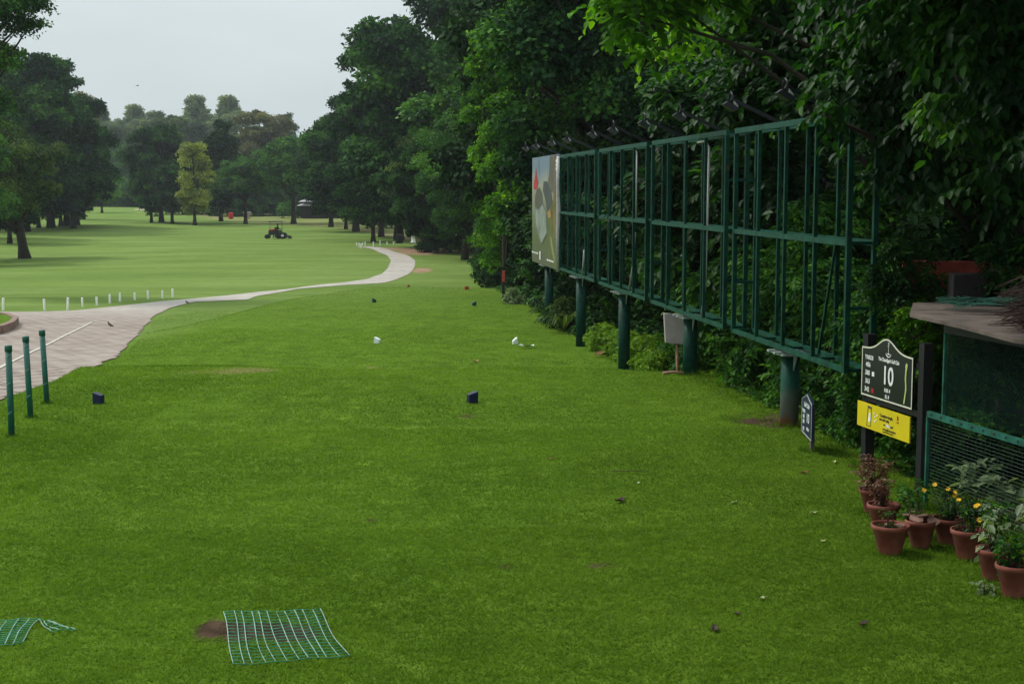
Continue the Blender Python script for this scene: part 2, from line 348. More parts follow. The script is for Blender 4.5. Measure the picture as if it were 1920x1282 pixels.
def ground_attrs(x, y):
    soil = 1.1 * blob(x, y, 3.22, 17.95, .42, .5) + .62 * blob(x, y, *G(398, 1178).xy, .13, .3) + 1.2 * blob(x, y, *G(505, 1186).xy, .45, .2)
    for u, v, rx, ry in ((1050, 1045, .16, .12), (1130, 1060, .22, .2), (950, 1062, .2, .13), (1280, 1172, .12, .12), (1340, 1182, .1, .08), (60, 1155, .35, .05),
                         (680, 975, .3, .07), (1170, 942, .08, .04), (620, 840, .25, .15), (880, 780, .3, .3), (1455, 800, .25, .2)):
        soil = soil + .5 * blob(x, y, *G(u, v).xy, rx, ry)
    soil = soil * (.55 + .9 * vnoise(x, y, .09, 41))
    # bare shaded bed behind the columns
    bx = x - line_x(y)
    soil = soil + .8 * sstep((bx - .35) / .8) * sstep((y - 12) / 6) * sstep((60 - y) / 15)
    soil = soil + .7 * sstep((bx + .0) / .5) * sstep((y - 8) / 4) * sstep((14.5 - y) / 2.5)
    sandy = .9 * blob(x, y, *G(792, 507).xy, .9, 4) + .9 * blob(x, y, *G(745, 466).xy, 4, 3.5) + .8 * blob(x, y, *G(790, 474).xy, 3.2, 6) + .4 * blob(x, y, *G(850, 470).xy, 4, 3)
    # worn earth under the trees to the right of the fairway
    ed = np.interp(y, [90, 130, 170, 215, 260, 330], [-3, -6, -14, -28, -55, -80])
    rough = sstep((x - ed) / 6) * sstep((y - 120) / 25)
    sandy = sandy + .42 * rough + .5 * np.exp(-((x - ed - 1) / 2.2) ** 2) * sstep((y - 140) / 30) * sstep((330 - y) / 30)
    dry = .55 * blob(x, y, *G(400, 698).xy, 1.0, .5) + .6 * blob(x, y, *G(470, 693).xy, .5, .35) + .55 * blob(x, y, *G(700, 689).xy, .35, .3) + .22 * (vnoise(x, y, 1.3, 21) - .35) * (y < 60)
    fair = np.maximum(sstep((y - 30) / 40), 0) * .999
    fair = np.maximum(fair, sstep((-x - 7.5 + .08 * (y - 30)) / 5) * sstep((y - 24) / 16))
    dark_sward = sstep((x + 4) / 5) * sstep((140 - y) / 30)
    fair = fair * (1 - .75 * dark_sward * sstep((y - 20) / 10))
    return soil, sandy, dry, fair
def axis(fine0, fine1, step, far0, far1, gr=1.07):
    a = list(np.arange(fine0, fine1, step)); s = step; p = a[-1]
    while p < far1: s *= gr; p += s; a.append(p)
    s = step; p = a[0]; b = []
    while p > far0: s *= gr; p -= s; b.append(p)
    return np.array(b[::-1] + a)
gx = axis(-7.5, 7, .09, -900, 900, 1.05); gy = axis(7.5, 27, .09, -70, 1400, 1.022)
X, Y = np.meshgrid(gx, gy); Z = H(X, Y)
nx, ny = len(gx), len(gy); idx = np.arange(nx * ny).reshape(ny, nx)
q = np.stack([idx[:-1, :-1], idx[:-1, 1:], idx[1:, 1:], idx[1:, :-1]], -1).reshape(-1, 4)
so, sa, dr, fa = ground_attrs(X.ravel(), Y.ravel())
M['lawn'] = ground_mat()
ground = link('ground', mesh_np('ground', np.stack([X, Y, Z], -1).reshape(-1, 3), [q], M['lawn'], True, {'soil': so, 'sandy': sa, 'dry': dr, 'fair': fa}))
tag(ground, 'green golf course lawn sloping away to the fairway', kind='structure')

# ------------------------------------------------------------------ path
def path_mat():
    m, t, b = nmat('path_surface'); N = t.nodes; Lk = t.links
    tc = N.new('ShaderNodeTexCoord'); mp = N.new('ShaderNodeMapping'); mp.inputs['Rotation'].default_value = (0, 0, R(-72)); Lk.new(tc.outputs['Object'], mp.inputs[0])
    br = N.new('ShaderNodeTexBrick'); br.inputs['Scale'].default_value = 1.0; br.inputs['Brick Width'].default_value = .62; br.inputs['Row Height'].default_value = .31
    br.inputs['Mortar Size'].default_value = .03; br.inputs['Mortar Smooth'].default_value = .3; br.inputs['Bias'].default_value = -.2
    br.inputs['Color1'].default_value = (.24, .19, .16, 1); br.inputs['Color2'].default_value = (.34, .285, .25, 1); br.inputs['Mortar'].default_value = (.07, .05, .04, 1)
    Lk.new(mp.outputs[0], br.inputs['Vector'])
    def noise(s, d=6, r=.65):
        n = N.new('ShaderNodeTexNoise'); n.inputs['Scale'].default_value = s; n.inputs['Detail'].default_value = d; n.inputs['Roughness'].default_value = r; Lk.new(tc.outputs['Object'], n.inputs['Vector']); return n.outputs[0]
    def mix(f, a, bb, bt='MIX'):
        x = N.new('ShaderNodeMix'); x.data_type = 'RGBA'; x.blend_type = bt
        if isinstance(f, float): x.inputs[0].default_value = f
        else: Lk.new(f, x.inputs[0])
        for i, qq in ((6, a), (7, bb)):
            if isinstance(qq, tuple): x.inputs[i].default_value = (*qq, 1)
            else: Lk.new(qq, x.inputs[i])
        return x.outputs[2]
    def mr(f, a, c, d=0.0, e=1.0):
        r = N.new('ShaderNodeMapRange'); r.inputs[1].default_value = a; r.inputs[2].default_value = c; r.inputs[3].default_value = d; r.inputs[4].default_value = e; Lk.new(f, r.inputs[0]); return r.outputs[0]
    at = N.new('ShaderNodeAttribute'); at.attribute_name = 'far'
    conc = mix(mr(noise(.6), .35, .65), (.33, .3, .265), (.42, .385, .35))
    dusty = mix(mr(noise(.45), .42, .7, .0, .7), br.outputs['Color'], (.33, .285, .25))      # joints filled with dust in patches
    col = mix(at.outputs['Fac'], dusty, conc)
    col = mix(1.0, col, mix(mr(noise(2.5), .3, .7), (.8, .78, .76), (1.12, 1.12, 1.12)), 'MULTIPLY')
    ed = N.new('ShaderNodeAttribute'); ed.attribute_name = 'edge'
    ad = N.new('ShaderNodeMath'); ad.operation = 'ADD'; Lk.new(ed.outputs['Fac'], ad.inputs[0]); Lk.new(noise(3.0), ad.inputs[1])
    col = mix(mr(ad.outputs[0], 1.0, 1.25), col, (.15, .1, .065))
    Lk.new(col, b.inputs['Base Color']); b.inputs['Roughness'].default_value = .85; b.inputs['Specular IOR Level'].default_value = .3
    bp = N.new('ShaderNodeBump'); bp.inputs['Strength'].default_value = .5; bp.inputs['Distance'].default_value = .01; Lk.new(br.outputs['Fac'], bp.inputs['Height']); bp.invert = True
    Lk.new(bp.outputs[0], b.inputs['Normal'])
    return m
def xy(v): return (v.x, v.y)
near_e = [(-5.6, 8), (-6.3, 13), (-6.95, 17.5), (-7.5, 21), (-7.75, 23.5), (-8.1, 27)] + [xy(G(u, v)) for u, v in ((232, 662), (262, 622), (290, 592), (318, 578), (353, 569), (385, 562))] + \
         [(-12.3, 66), (-12.6, 70), (-12.3, 74)] + [xy(G(u, v)) for u, v in ((560, 541.5), (590, 539.5), (637, 535.5), (721, 531), (745, 524), (761, 517), (773, 508), (778, 500), (779, 489), (764, 479), (733, 470), (713, 464), (690, 462.5))]
far_e = [(-26, 8), (-26, 14), (-26, 20), (-26, 27), (-26, 36), (-26, 46), (-24, 55)] + [xy(G(u, v)) for u, v in ((0, 585.5), (65, 585), (127, 584), (207, 576), (296, 566), (350, 561.5), (415, 555.6), (480, 548), (536, 543), (598, 534), (640, 530.5), (688, 524), (713, 515), (727, 503), (733, 489), (724, 478), (688, 465), (672, 463.2))]
def resample(pts, key_n, smooth=2):
    p = np.array(pts, float)
    d = np.concatenate([[0], np.cumsum(np.linalg.norm(np.diff(p, axis=0), axis=1))]); t = np.linspace(0, 1, key_n)
    return p, d
def strip(near_pts, far_pts, nseg, ncross):
    # pair the two edges by fraction of points so that the cross lines stay short
    a = np.array(near_pts, float); b = np.array(far_pts, float)
    def rs(p):
        i = np.linspace(0, len(p) - 1, nseg); k = np.arange(len(p))
        return np.stack([np.interp(i, k, p[:, 0]), np.interp(i, k, p[:, 1])], 1)
    A, B = rs(a), rs(b)
    for _ in range(6):
        for Q in (A, B): Q[1:-1] = (Q[:-2] + 2 * Q[1:-1] + Q[2:]) / 4
    t = np.linspace(0, 1, ncross)[None, :, None]
    return A[:, None, :] * (1 - t) + B[:, None, :] * t
S = strip(near_e, far_e, 420, 60)
S[:, 0] += (np.random.default_rng(2).normal(0, .05, (420, 1)) + .12 * (vnoise(S[:, 0, 0], S[:, 0, 1], .8, 6)[:, None] - .5)) * np.array([[1, .2]]) * sstep((60 - S[:, 0, 1]) / 20)[:, None]
px, py = S[..., 0], S[..., 1]; pz = H(px, py) + .02
n1, n2 = px.shape; ii = np.arange(n1 * n2).reshape(n1, n2)
pq = np.stack([ii[:-1, :-1], ii[1:, :-1], ii[1:, 1:], ii[:-1, 1:]], -1).reshape(-1, 4)
edge = np.zeros_like(px); wid = np.hypot(px[:, -1] - px[:, 0], py[:, -1] - py[:, 0])[:, None]; tt = np.linspace(0, 1, n2)[None, :] * wid
edge = np.maximum(np.exp(-tt / .45), np.exp(-(wid - tt) / .3)) * .62
M['path'] = path_mat()
path = link('path', mesh_np('path', np.stack([px, py, pz], -1).reshape(-1, 3), [pq[:, ::-1]], M['path'], True, {'far': sstep((py.ravel() - 44) / 22), 'edge': edge.ravel()}))
tag(path, 'winding grey paved cart path', kind='structure')
# pale line of kerbstones let into the paving
mb = MB(); la = [G(-30, 712), G(60, 662), G(120, 632), G(172, 606)]
for a, b_ in zip(la[:-1], la[1:]):
    for k in range(8):
        p0 = a.lerp(b_, k / 8); p1 = a.lerp(b_, (k + .96) / 8); p0.z = Hs(*p0.xy) + .024; p1.z = Hs(*p1.xy) + .024; mb.bar(p0, p1, .07, .03)
tag(mb.build('path_edging_line', M['conc_line']), 'pale line of stones flush in the paving', kind='structure')
# grass island with brick kerb at the left edge of the road
isl = [G(-130, 655), G(-60, 636), G(0, 627), G(22, 618), G(30, 609), G(14, 601), G(-60, 594), G(-130, 592)]
mb = MB()
for a, b_ in zip(isl, isl[1:] + isl[:1]):
    n = max(2, int((b_ - a).length / .45))
    for k in range(n):
        p0 = a.lerp(b_, k / n); p1 = a.lerp(b_, (k + .93) / n); p0.z = Hs(*p0.xy) + .1; p1.z = Hs(*p1.xy) + .1; mb.bar(p0, p1, .18, .3)
tag(mb.build('kerb', M['kerb']), 'weathered brick kerb round the grass island', kind='structure')
mb = MB(); cen = sum(isl, Vector()) / len(isl)
mb.add([(p.x, p.y, Hs(p.x, p.y) + .2) for p in isl] + [(cen.x, cen.y, Hs(cen.x, cen.y) + .25)], [(i, (i + 1) % 8, 8) for i in range(8)])
mi = mb.build('grass_island', M['lawn']); tag(mi, 'raised grass island inside the brick kerb', kind='structure')

# ------------------------------------------------------------------ grass blades (stuff)
def U_(u, Y): return (u - 960) / F * Y
def grass():
    rg = np.random.default_rng(5); V = []; T = []
    def zone(y0, y1, dens, hgt, wd, half=.42, cl=.5):
        area = half * (y1 ** 2 - y0 ** 2); n = int(area * dens)
        y = np.sqrt(rg.uniform(y0 ** 2, y1 ** 2, n)); x = rg.uniform(-half, half, n) * y
        so, sa, dr, fa = ground_attrs(x, y); cl = .65 * vnoise(x, y, .04 * (1 + max(0, y0 - 8) / 14), 77) + .35 * vnoise(x, y, .09, 4); nn = cl; n3 = vnoise(x, y, .5, 8)
        keep = (so * 1.0 + nn * .45 < .8) & (x > np.interp(y, [0, 8, 13, 17.5, 21, 23.5, 27, 33, 50], [-5, -5.65, -6.35, -7.0, -7.5, -7.75, -8.1, -9, -12.6]) + .03 + nn * .12) & (rg.random(n) < .2 + 1.2 * nn)
        x, y, nn, n3, dr = x[keep], y[keep], nn[keep], n3[keep], dr[keep]; n = len(x); z = H(x, y) - .004
        a = rg.uniform(0, 2 * np.pi, n); lean = rg.uniform(.3, 2.1, n); h = hgt * rg.uniform(.5, 1.2, n) * (.5 + 1.0 * nn)
        h = h * (1 + .5 * (x < -4.6) * (y < 24)) ; b = rg.uniform(0, 2 * np.pi, n); ww = wd * rg.uniform(.6, 1.2, n)
        p = np.stack([x, y, z], 1); sx = np.stack([np.cos(b), np.sin(b), 0 * b], 1) * ww[:, None] / 2
        tip = p + np.stack([np.cos(a) * lean * h, np.sin(a) * lean * h, h], 1)
        V.append(np.stack([p - sx, p + sx, tip], 1).reshape(-1, 3))
        big = vnoise(x, y, 1.6, 31)
        tn = np.clip(-.04 + .08 * n3 + .3 * rg.random(n) + .58 * cl[keep] + .14 * (big - .5) + .35 * np.clip(dr, 0, 1) * 1.3, 0, 1); T.append(np.repeat(tn, 3))
    zone(7.6, 12, 9000, .024, .009); zone(12, 17, 4800, .023, .011); zone(17, 26, 2300, .022, .014); zone(26, 36, 650, .02, .022, .38); zone(36, 56, 260, .016, .03, .32)
    # longer grass left standing where the mower cannot reach: round posts, columns, pots and along the cage
    spots = [(G(u, v).x, G(u, v).y, .09, 150, .07) for u, v in ((22, 819), (58, 783), (89, 756))] + [(line_x(17.3), 17.3, .2, 260, .1), (line_x(22.25), 22.25, .2, 260, .1), (line_x(27.4), 27.4, .2, 200, .1), (3.65, 14.72, .12, 260, .09), (3.88, 13.5, .16, 260, .1), (3.3, 15.6, .1, 160, .07)]
    spots += [(U_(u, y), y, .2, 240, .06) for u, y in ((1650, 12.5), (1684, 11.1), (1742, 11.3), (1795, 11.4), (1833, 10.95), (1885, 10.35), (1925, 9.9))] + [(3.85 + .224 * (12.9 - y), y, .22, 240, .11) for y in np.arange(9.6, 13, .3)]
    spots += [(line_x(y) + .15, y, .35, 260, .08) for y in np.arange(13.6, 24, .5)] + [(185 * 0 + G(185, 757).x, G(185, 757).y, .1, 90, .035), (G(886, 755).x, G(886, 755).y, .1, 90, .035)]
    for x0, y0, rr, n, hg in spots:
        a0 = rg.uniform(0, 6.28, n); r0 = rr * rg.uniform(.25, 1, n) ** .7; x = x0 + r0 * np.cos(a0); y = y0 + r0 * np.sin(a0); z = H(x, y) - .005
        a = rg.uniform(0, 6.28, n); le = rg.uniform(.1, .9, n); h = hg * rg.uniform(.4, 1.2, n); b = rg.uniform(0, 6.28, n); ww = rg.uniform(.004, .008, n)
        p = np.stack([x, y, z], 1); sx = np.stack([np.cos(b), np.sin(b), 0 * b], 1) * ww[:, None] / 2
        V.append(np.stack([p - sx, p + sx, p + np.stack([np.cos(a) * le * h, np.sin(a) * le * h, h], 1)], 1).reshape(-1, 3)); T.append(np.repeat(np.clip(.05 + .6 * rg.random(n), 0, 1), 3))
    v = np.concatenate(V); f = np.arange(len(v)).reshape(-1, 3)
    gm = leafmat('grass_blades', [(0, (.021, .05, .004)), (.4, (.08, .158, .011)), (.75, (.17, .29, .022)), (1, (.26, .24, .07))], .35, rough=.8, spec=.06, nscale=.3, tmul=(1.25, 1.3, .7))
    tag(link('grass', mesh_np('grass', v, [f], gm, False, {'tint': np.concatenate(T)})), 'short mown grass of the tee lawn', 'grass', kind='stuff')
grass()

# ------------------------------------------------------------------ foliage
T6 = np.array([(0, 0, 0), (.3, .27, .07), (.68, .23, .05), (1, 0, -.12), (.68, -.23, .05), (.3, -.27, .07)])
F6 = np.array([(0, 3, 2, 1), (0, 5, 4, 3)])
T4 = np.array([(0, 0, 0), (.5, .36, .1), (1, 0, -.05), (.5, -.36, .1)]); F4 = np.array([(0, 1, 2, 3)])
def unit(a): return a / np.maximum(np.linalg.norm(a, axis=-1, keepdims=True), 1e-6)
def leaf_arrays(p, d, n, size, tmpl=T4, ftm=F4):
    d = unit(d); s = unit(np.cross(n, d)); n = np.cross(d, s)
    k = len(tmpl); v = p[:, None] + size[:, None, None] * (tmpl[None, :, 0:1] * d[:, None] + tmpl[None, :, 1:2] * s[:, None] + tmpl[None, :, 2:3] * n[:, None])
    f = (np.arange(len(p))[:, None, None] * k + ftm[None]).reshape(-1, ftm.shape[1])
    return v.reshape(-1, 3), f
def sph(rg, n): return unit(rg.normal(size=(n, 3)))
def crown_mesh(rg, clumps, n, size, mat, kind='leaf', per=7, droop=.35, up=.6, fill=.35, bright_top=.0):
    """clumps (k,6): centre + radii; leaves spread through every clump, denser towards its skin"""
    c = np.asarray(clumps, float); wgt = (c[:, 3] * c[:, 4] + c[:, 3] * c[:, 5]); wgt = wgt / wgt.sum()
    six = kind == 'sprig'; m = n // per if six else n
    k = rg.choice(len(c), m, p=wgt); dr = sph(rg, m); dr[:, 2] = np.where(dr[:, 2] < -.35, -dr[:, 2] * .7, dr[:, 2])
    if fill < .5: dr[:, 2] = np.where(rg.random(m) < .55, np.abs(dr[:, 2]), dr[:, 2])
    r = 1 - fill * rg.random(m) ** 1.4 + rg.normal(0, .11, m)
    pos = c[k, :3] + unit(dr) * c[k, 3:6] * r[:, None]
    ct = rg.random(len(c))[k] * .55
    if six:
        ax = unit(dr * .7 + rg.normal(0, .45, (m, 3)) + np.array([0, 0, -droop]))
        t = (np.arange(per) + .5) / per; L = size * per * .32 * rg.uniform(.7, 1.2, m)
        q_ = pos[:, None] + ax[:, None] * (t[None, :, None] - .2) * L[:, None, None]; q_[..., 2] -= (t ** 2)[None] * L[:, None] * .35
        side = unit(np.cross(ax, [0, 0, 1])); sg = np.where(np.arange(per) % 2, 1, -1)
        d = ax[:, None] * .55 + side[:, None] * sg[None, :, None] * .8 + rg.normal(0, .2, (m, per, 3)); d[..., 2] -= droop
        nn = np.array([0, 0, 1.0]) + rg.normal(0, .35, (m, per, 3)) + dr[:, None] * .3
        sz = size * rg.uniform(.6, 1.15, (m, per)); tint = np.repeat(ct[:, None] * .7 + rg.random(m)[:, None] * .3, per, 1) + rg.random((m, per)) * .3
        v, f = leaf_arrays(q_.reshape(-1, 3), d.reshape(-1, 3), nn.reshape(-1, 3), sz.ravel(), T6, F6); tv = np.repeat(tint.ravel(), 6)
    else:
        d = dr * .6 + rg.normal(0, .6, (m, 3)); d[:, 2] -= droop
        nn = dr * 1.2 + np.array([0, 0, .4]) + rg.normal(0, .42, (m, 3))
        v, f = leaf_arrays(pos, d, nn, size * rg.uniform(.6, 1.3, m)); tv = np.repeat(ct + rg.random(m) * .5 - .05, 4)
    return mesh_np('crown', v, [f], mat, False, {'tint': np.clip(tv, 0, 1)})
def fractal(rg, cl, k=3):
    """smaller tufts pushed out of every clump, so that the crown's outline is ragged"""
    o = list(cl)
    for c in cl:
        for _ in range(k):
            d = sph(rg, 1)[0]; d[2] = abs(d[2]) if rg.random() < .6 else d[2]; q = rg.uniform(.75, 1.2); r_ = rg.uniform(.28, .55)
            o.append((c[0] + d[0] * c[3] * q, c[1] + d[1] * c[4] * q, c[2] + d[2] * c[5] * q, c[3] * r_, c[4] * r_, c[5] * r_ * 1.1))
    return o
def clump_set(rg, n, Rr, z0, z1, cr, shape='round'):
    out = []
    zc = (z0 + z1) / 2; rz = (z1 - z0) / 2
    if shape == 'round' and cr > 1.2: n = int(n * .72)
    for i in range(n):
        d = sph(rg, 1)[0]
        if shape == 'umbrella': d[2] = abs(d[2]) * .9 - .12
        rr = rg.uniform(.4, 1.0) ** .7
        s = cr * rg.uniform(.55, 1.45)
        if shape == 'umbrella': p = (d[0] * Rr * rr, d[1] * Rr * rr, z0 + (z1 - z0) * (.15 + .78 * abs(d[2]) ** .8))
        elif shape == 'skirt':
            t = rg.random() ** 1.2; a = rg.uniform(0, 6.28); k = Rr * (1 - t ** 2.5) ** .5; p = (math.cos(a) * k * rr, math.sin(a) * k * rr, cr * .25 + t * (z1 - cr * .25)); s = min(s, cr * 1.1)
        elif shape == 'column':
            t = rg.random(); a = rg.uniform(0, 6.28); k = (1 - abs(t * 2 - .9) ** 2.2 * .8) * Rr; p = (math.cos(a) * k * rr, math.sin(a) * k * rr, z0 + t * (z1 - z0))
        else:
            if d[2] < 0: d[2] = -abs(d[2]) ** .6
            hk = (1 - abs(d[2]) ** (3.2 if d[2] < 0 else 2.2)) ** .45 / max(math.hypot(d[0], d[1]), .05)
            p = (d[0] * hk * Rr * rr, d[1] * hk * Rr * rr, zc + d[2] * rz * rr)
        out.append((*p, s * 1.0, s * 1.0, s * .74))
    return fractal(rg, out, 3)
def trunk_mb(rg, H0, Htop, r0, clumps, nl, lean=(0, 0), base=(0, 0, 0), forks=1, mat=None):
    mb = MB(); bx, by, bz = base; n = 8; w1, w2 = rg.uniform(-1, 1, 2) * H0 * .035
    def tp(t): return Vector((bx + lean[0] * t + w1 * math.sin(t * 5), by + lean[1] * t + w2 * math.sin(t * 4 + 1), bz - .3 + (Htop + .3) * t))
    pts = [tp(i / n) for i in range(n + 1)]; rad = [r0 * (1.0 if i else 1.45) * (1 - .72 * i / n) for i in range(n + 1)]
    mb.tube(pts, rad, 10)
    ks = rg.choice(len(clumps), min(nl, len(clumps)), replace=False)
    for k in ks:
        c = Vector(clumps[k][:3]); t = min(.95, max(.25, (H0 * .9 + (c.z - bz - H0) * .35) / max(Htop, .1)) * rg.uniform(.85, 1.05)); s = tp(t)
        r1 = r0 * (1 - .72 * t) * .55; mid = s.lerp(c, .5) + Vector((0, 0, (c - s).length * .1)) + Vector(rg.normal(0, .04, 3) * (c - s).length)
        mb.tube([s, s.lerp(mid, .5) + Vector(rg.normal(0, .02, 3) * (c - s).length), mid, mid.lerp(c, .55), c], [r1, r1 * .8, r1 * .6, r1 * .38, r1 * .15], 6)
    return mb
PROTO = {}
def proto(key, seed, Hh, Rr, trunk_h, cr, nc, nleaf, size, mat, shape='round', r0=.3, nl=14, bark='bark', fill=.35, lean=(0, 0), top=None, kind='leaf', per=7, droop=.35):
    rg = np.random.default_rng(seed); z0 = trunk_h; cl = clump_set(rg, nc, Rr - cr * .7, z0 + cr * .5, Hh - cr * .6, cr, shape)
    cl = [(a + lean[0], b + lean[1], *r_) for a, b, *r_ in cl]
    tm = trunk_mb(rg, trunk_h, Hh * (.86 if shape != 'umbrella' else .7), r0, cl, nl, lean)
    me = bpy.data.meshes.new('trunk'); me.from_pydata(tm.v, [], tm.f); me.polygons.foreach_set('use_smooth', tm.sm); me.materials.append(M[bark])
    PROTO[key] = (me, crown_mesh(rg, cl, nleaf, size, LM[mat], kind, per, droop, fill=fill), Hh, mat)
def put_tree(key, name, label, cat, x, y, s=1.0, rz=0.0, group=None, mat=None, sz=None, dz=0.0):
    tm, cm, Hh, m0 = PROTO[key]
    e = thing(name, label, cat, (x, y, Hs(x, y) - .05 + dz), group); e.rotation_euler.z = rz; e.scale = (s, s, s * (sz or 1))
    a = link('trunk', tm, e); c = link('crown', cm, e)
    if mat and mat != m0:
        k2 = key + mat
        if k2 not in PROTO:
            cc = cm.copy(); cc.materials[0] = LM[mat]; PROTO[k2] = (tm, cc, Hh, mat)
        c.data = PROTO[k2][1]
    return e
def U(u, Y): return (u - 960) / F * Y
proto('big1', 11, 22, 8.6, 1.6, 2.0, 95, 95000, .42, 'dark', r0=.5, nl=22)
proto('big2', 12, 20, 7.6, 1.4, 1.6, 100, 90000, .37, 'dark', r0=.45, nl=22)
proto('big3', 13, 18, 6.4, 1.3, 1.4, 85, 76000, .35, 'dark', r0=.4, nl=20)
proto('col', 14, 16, 3.2, 1.8, 1.1, 60, 30000, .3, 'dark', 'column', r0=.3)
proto('umb', 15, 12.5, 5.8, 3.4, 1.3, 75, 42000, .27, 'mid', 'umbrella', r0=.34, nl=22)
proto('olive', 16, 11.5, 4.6, 2.2, 1.1, 55, 42000, .2, 'olive', r0=.42, lean=(-1.4, 0), nl=20)
proto('low', 17, 9.5, 4.0, 1.4, 1.0, 50, 26000, .24, 'mid', r0=.28, nl=16)
proto('yel', 31, 12.5, 3.2, 1.7, .85, 46, 13000, .27, 'yellow', 'column', r0=.26, fill=.7)
proto('haze_euc', 19, 32, 7.5, 4, 1.7, 70, 26000, .6, 'haze_euc', 'column', r0=.4, fill=.9, nl=26, bark='bark_grey')
proto('haze_euc2', 20, 28, 6.0, 3, 1.6, 56, 20000, .55, 'haze_euc', 'column', r0=.36, fill=.6, nl=26, bark='bark_grey')
proto('bush', 21, 5.5, 4.6, .1, 1.1, 60, 30000, .24, 'dark', 'skirt', r0=.15, nl=8)
proto('fine', 22, 9.5, 2.9, .8, .8, 55, 52000, .12, 'olive', r0=.2, nl=20)
proto('sap', 23, 11.5, 1.75, .6, .55, 60, 46000, .11, 'bright', 'column', r0=.12, nl=20, fill=.55)

G1 = 'large dark trees along the left of the fairway'
put_tree('big1', 'tree', 'largest dark green tree of the left group, its dome highest against the sky', 'tree', U(50, 190), 190, 1.13, 0, G1)
put_tree('big2', 'tree', 'dark green tree at the left group\'s right shoulder above the low olive trees', 'tree', U(128, 212), 212, 1.02, 1.2, G1)
put_tree('big2', 'tree', 'dark green tree filling the middle of the left group behind the low trees', 'tree', U(98, 205), 205, 1.12, 3.2, G1)
put_tree('big3', 'tree', 'dark green tree low on the right flank of the left group beside the hazy wood', 'tree', U(140, 200), 200, .95, 2.0, G1)
put_tree('big2', 'tree', 'dark tree at the left picture edge behind the leaning olive tree', 'tree', U(-40, 165), 165, .92, 2.4, G1)
put_tree('big3', 'tree', 'shaded dark tree low behind the leaning trunk at the left edge', 'tree', U(20, 150), 150, .62, .4, G1)
put_tree('haze_euc2', 'tree', 'thin sparse grey tree top rising behind the left group', 'tree', U(160, 255), 255, .78, .5, None, 'brown')
put_tree('olive', 'tree', 'light olive tree on a dark leaning trunk at the left fairway edge', 'tree', U(48, 121), 121, 1.06, .2)
put_tree('olive', 'tree', 'olive tree beyond the picture\'s left edge, its leaves showing beside the leaning trunk', 'tree', U(-78, 112), 112, .95, 2.2, None, 'mid')
GL = 'low trees standing on short dark trunks at the left of the fairway'
put_tree('low', 'tree', 'low feathery tree on a dark trunk, leftmost of the short trees', 'tree', U(75, 205), 205, 1.15, .3, GL, 'olive')
put_tree('low', 'tree', 'low tree on a bent dark trunk, middle of the short trees at left', 'tree', U(116, 212), 212, 1.15, 1.6, GL, 'dark')
put_tree('low', 'tree', 'low tree nearest the open fairway, rightmost of the short trees at left', 'tree', U(148, 215), 215, 1.2, 2.9, GL, 'olive')
put_tree('low', 'tree', 'small light green tree peeping out right of the left group', 'tree', U(194, 300), 300, .98, .9, None, 'bright')
# near tall tree hanging into the top left corner
rg = np.random.default_rng(77); cl = []
for u, v, Yd, r_ in ((-60, 20, 70, 2.2), (0, 30, 70, 1.5), (40, 10, 69, 1.1), (70, 18, 69, .75), (30, 60, 70, 1.0), (55, 50, 70, .6), (-40, 110, 70, 1.6), (5, 125, 71, 1.0), (25, 100, 71, .5), (-60, 220, 71, 2), (-30, -60, 70, 2.2), (50, -50, 70, 1.3), (-120, 60, 70, 2.5), (-140, -80, 70, 3), (-80, -170, 70, 3), (-10, 200, 72, .9)):
    p = P(u, v, Yd); cl.append((*p, r_ * 1.15, r_ * 1.15, r_ * .75))
bx_, by_ = U(-110, 70), 70
e = thing('tree', 'near feathery green tree hanging into the top left corner', 'tree', (bx_, by_, Hs(bx_, by_)))
o = trunk_mb(rg, 4, 13, .4, cl, 16, base=(bx_, by_, Hs(bx_, by_))).build('trunk', M['bark'], e)
me = crown_mesh(rg, [(a - ORG[e.name][0], b - ORG[e.name][1], c - ORG[e.name][2], *rr) for a, b, c, *rr in fractal(rg, cl, 4)], 42000, .17, LM['mid'], fill=.7); link('crown', me, e)
# low weeds and creepers covering the bed behind the columns
rg = np.random.default_rng(99); n = 30000; yy = 12.8 + 42 * rg.random(n) ** 1.6; xx = line_x(yy) + .22 + rg.random(n) ** 1.3 * 2.6
ok = vnoise(xx, yy, .6, 12) > .3; ok &= ~((np.hypot(xx - 3.2, yy - 17.95) < .75)); ok &= ~((yy < 14.2) & (xx > 4.0)); xx, yy = xx[ok], yy[ok]; n = len(xx); hz0 = .05 + .22 * vnoise(xx, yy, .9, 15) * sstep((xx - line_x(yy) - .1) / .8)
pp = np.stack([xx, yy, H(xx, yy) + hz0 * rg.random(n)], 1); v_, f_ = leaf_arrays(pp, rg.normal(0, 1, (n, 3)) * [1, 1, .3], np.array([0, 0, 1.0]) + rg.normal(0, .4, (n, 3)), .075 * rg.uniform(.5, 1.3, n), T6, F6)
tag(link('ground_cover', mesh_np('ground_cover', v_, [f_], LM['mid'], False, {'tint': np.repeat(rg.random(n) * .8, 6)})), 'low weeds and creepers under the hedge', 'ground cover', kind='stuff')
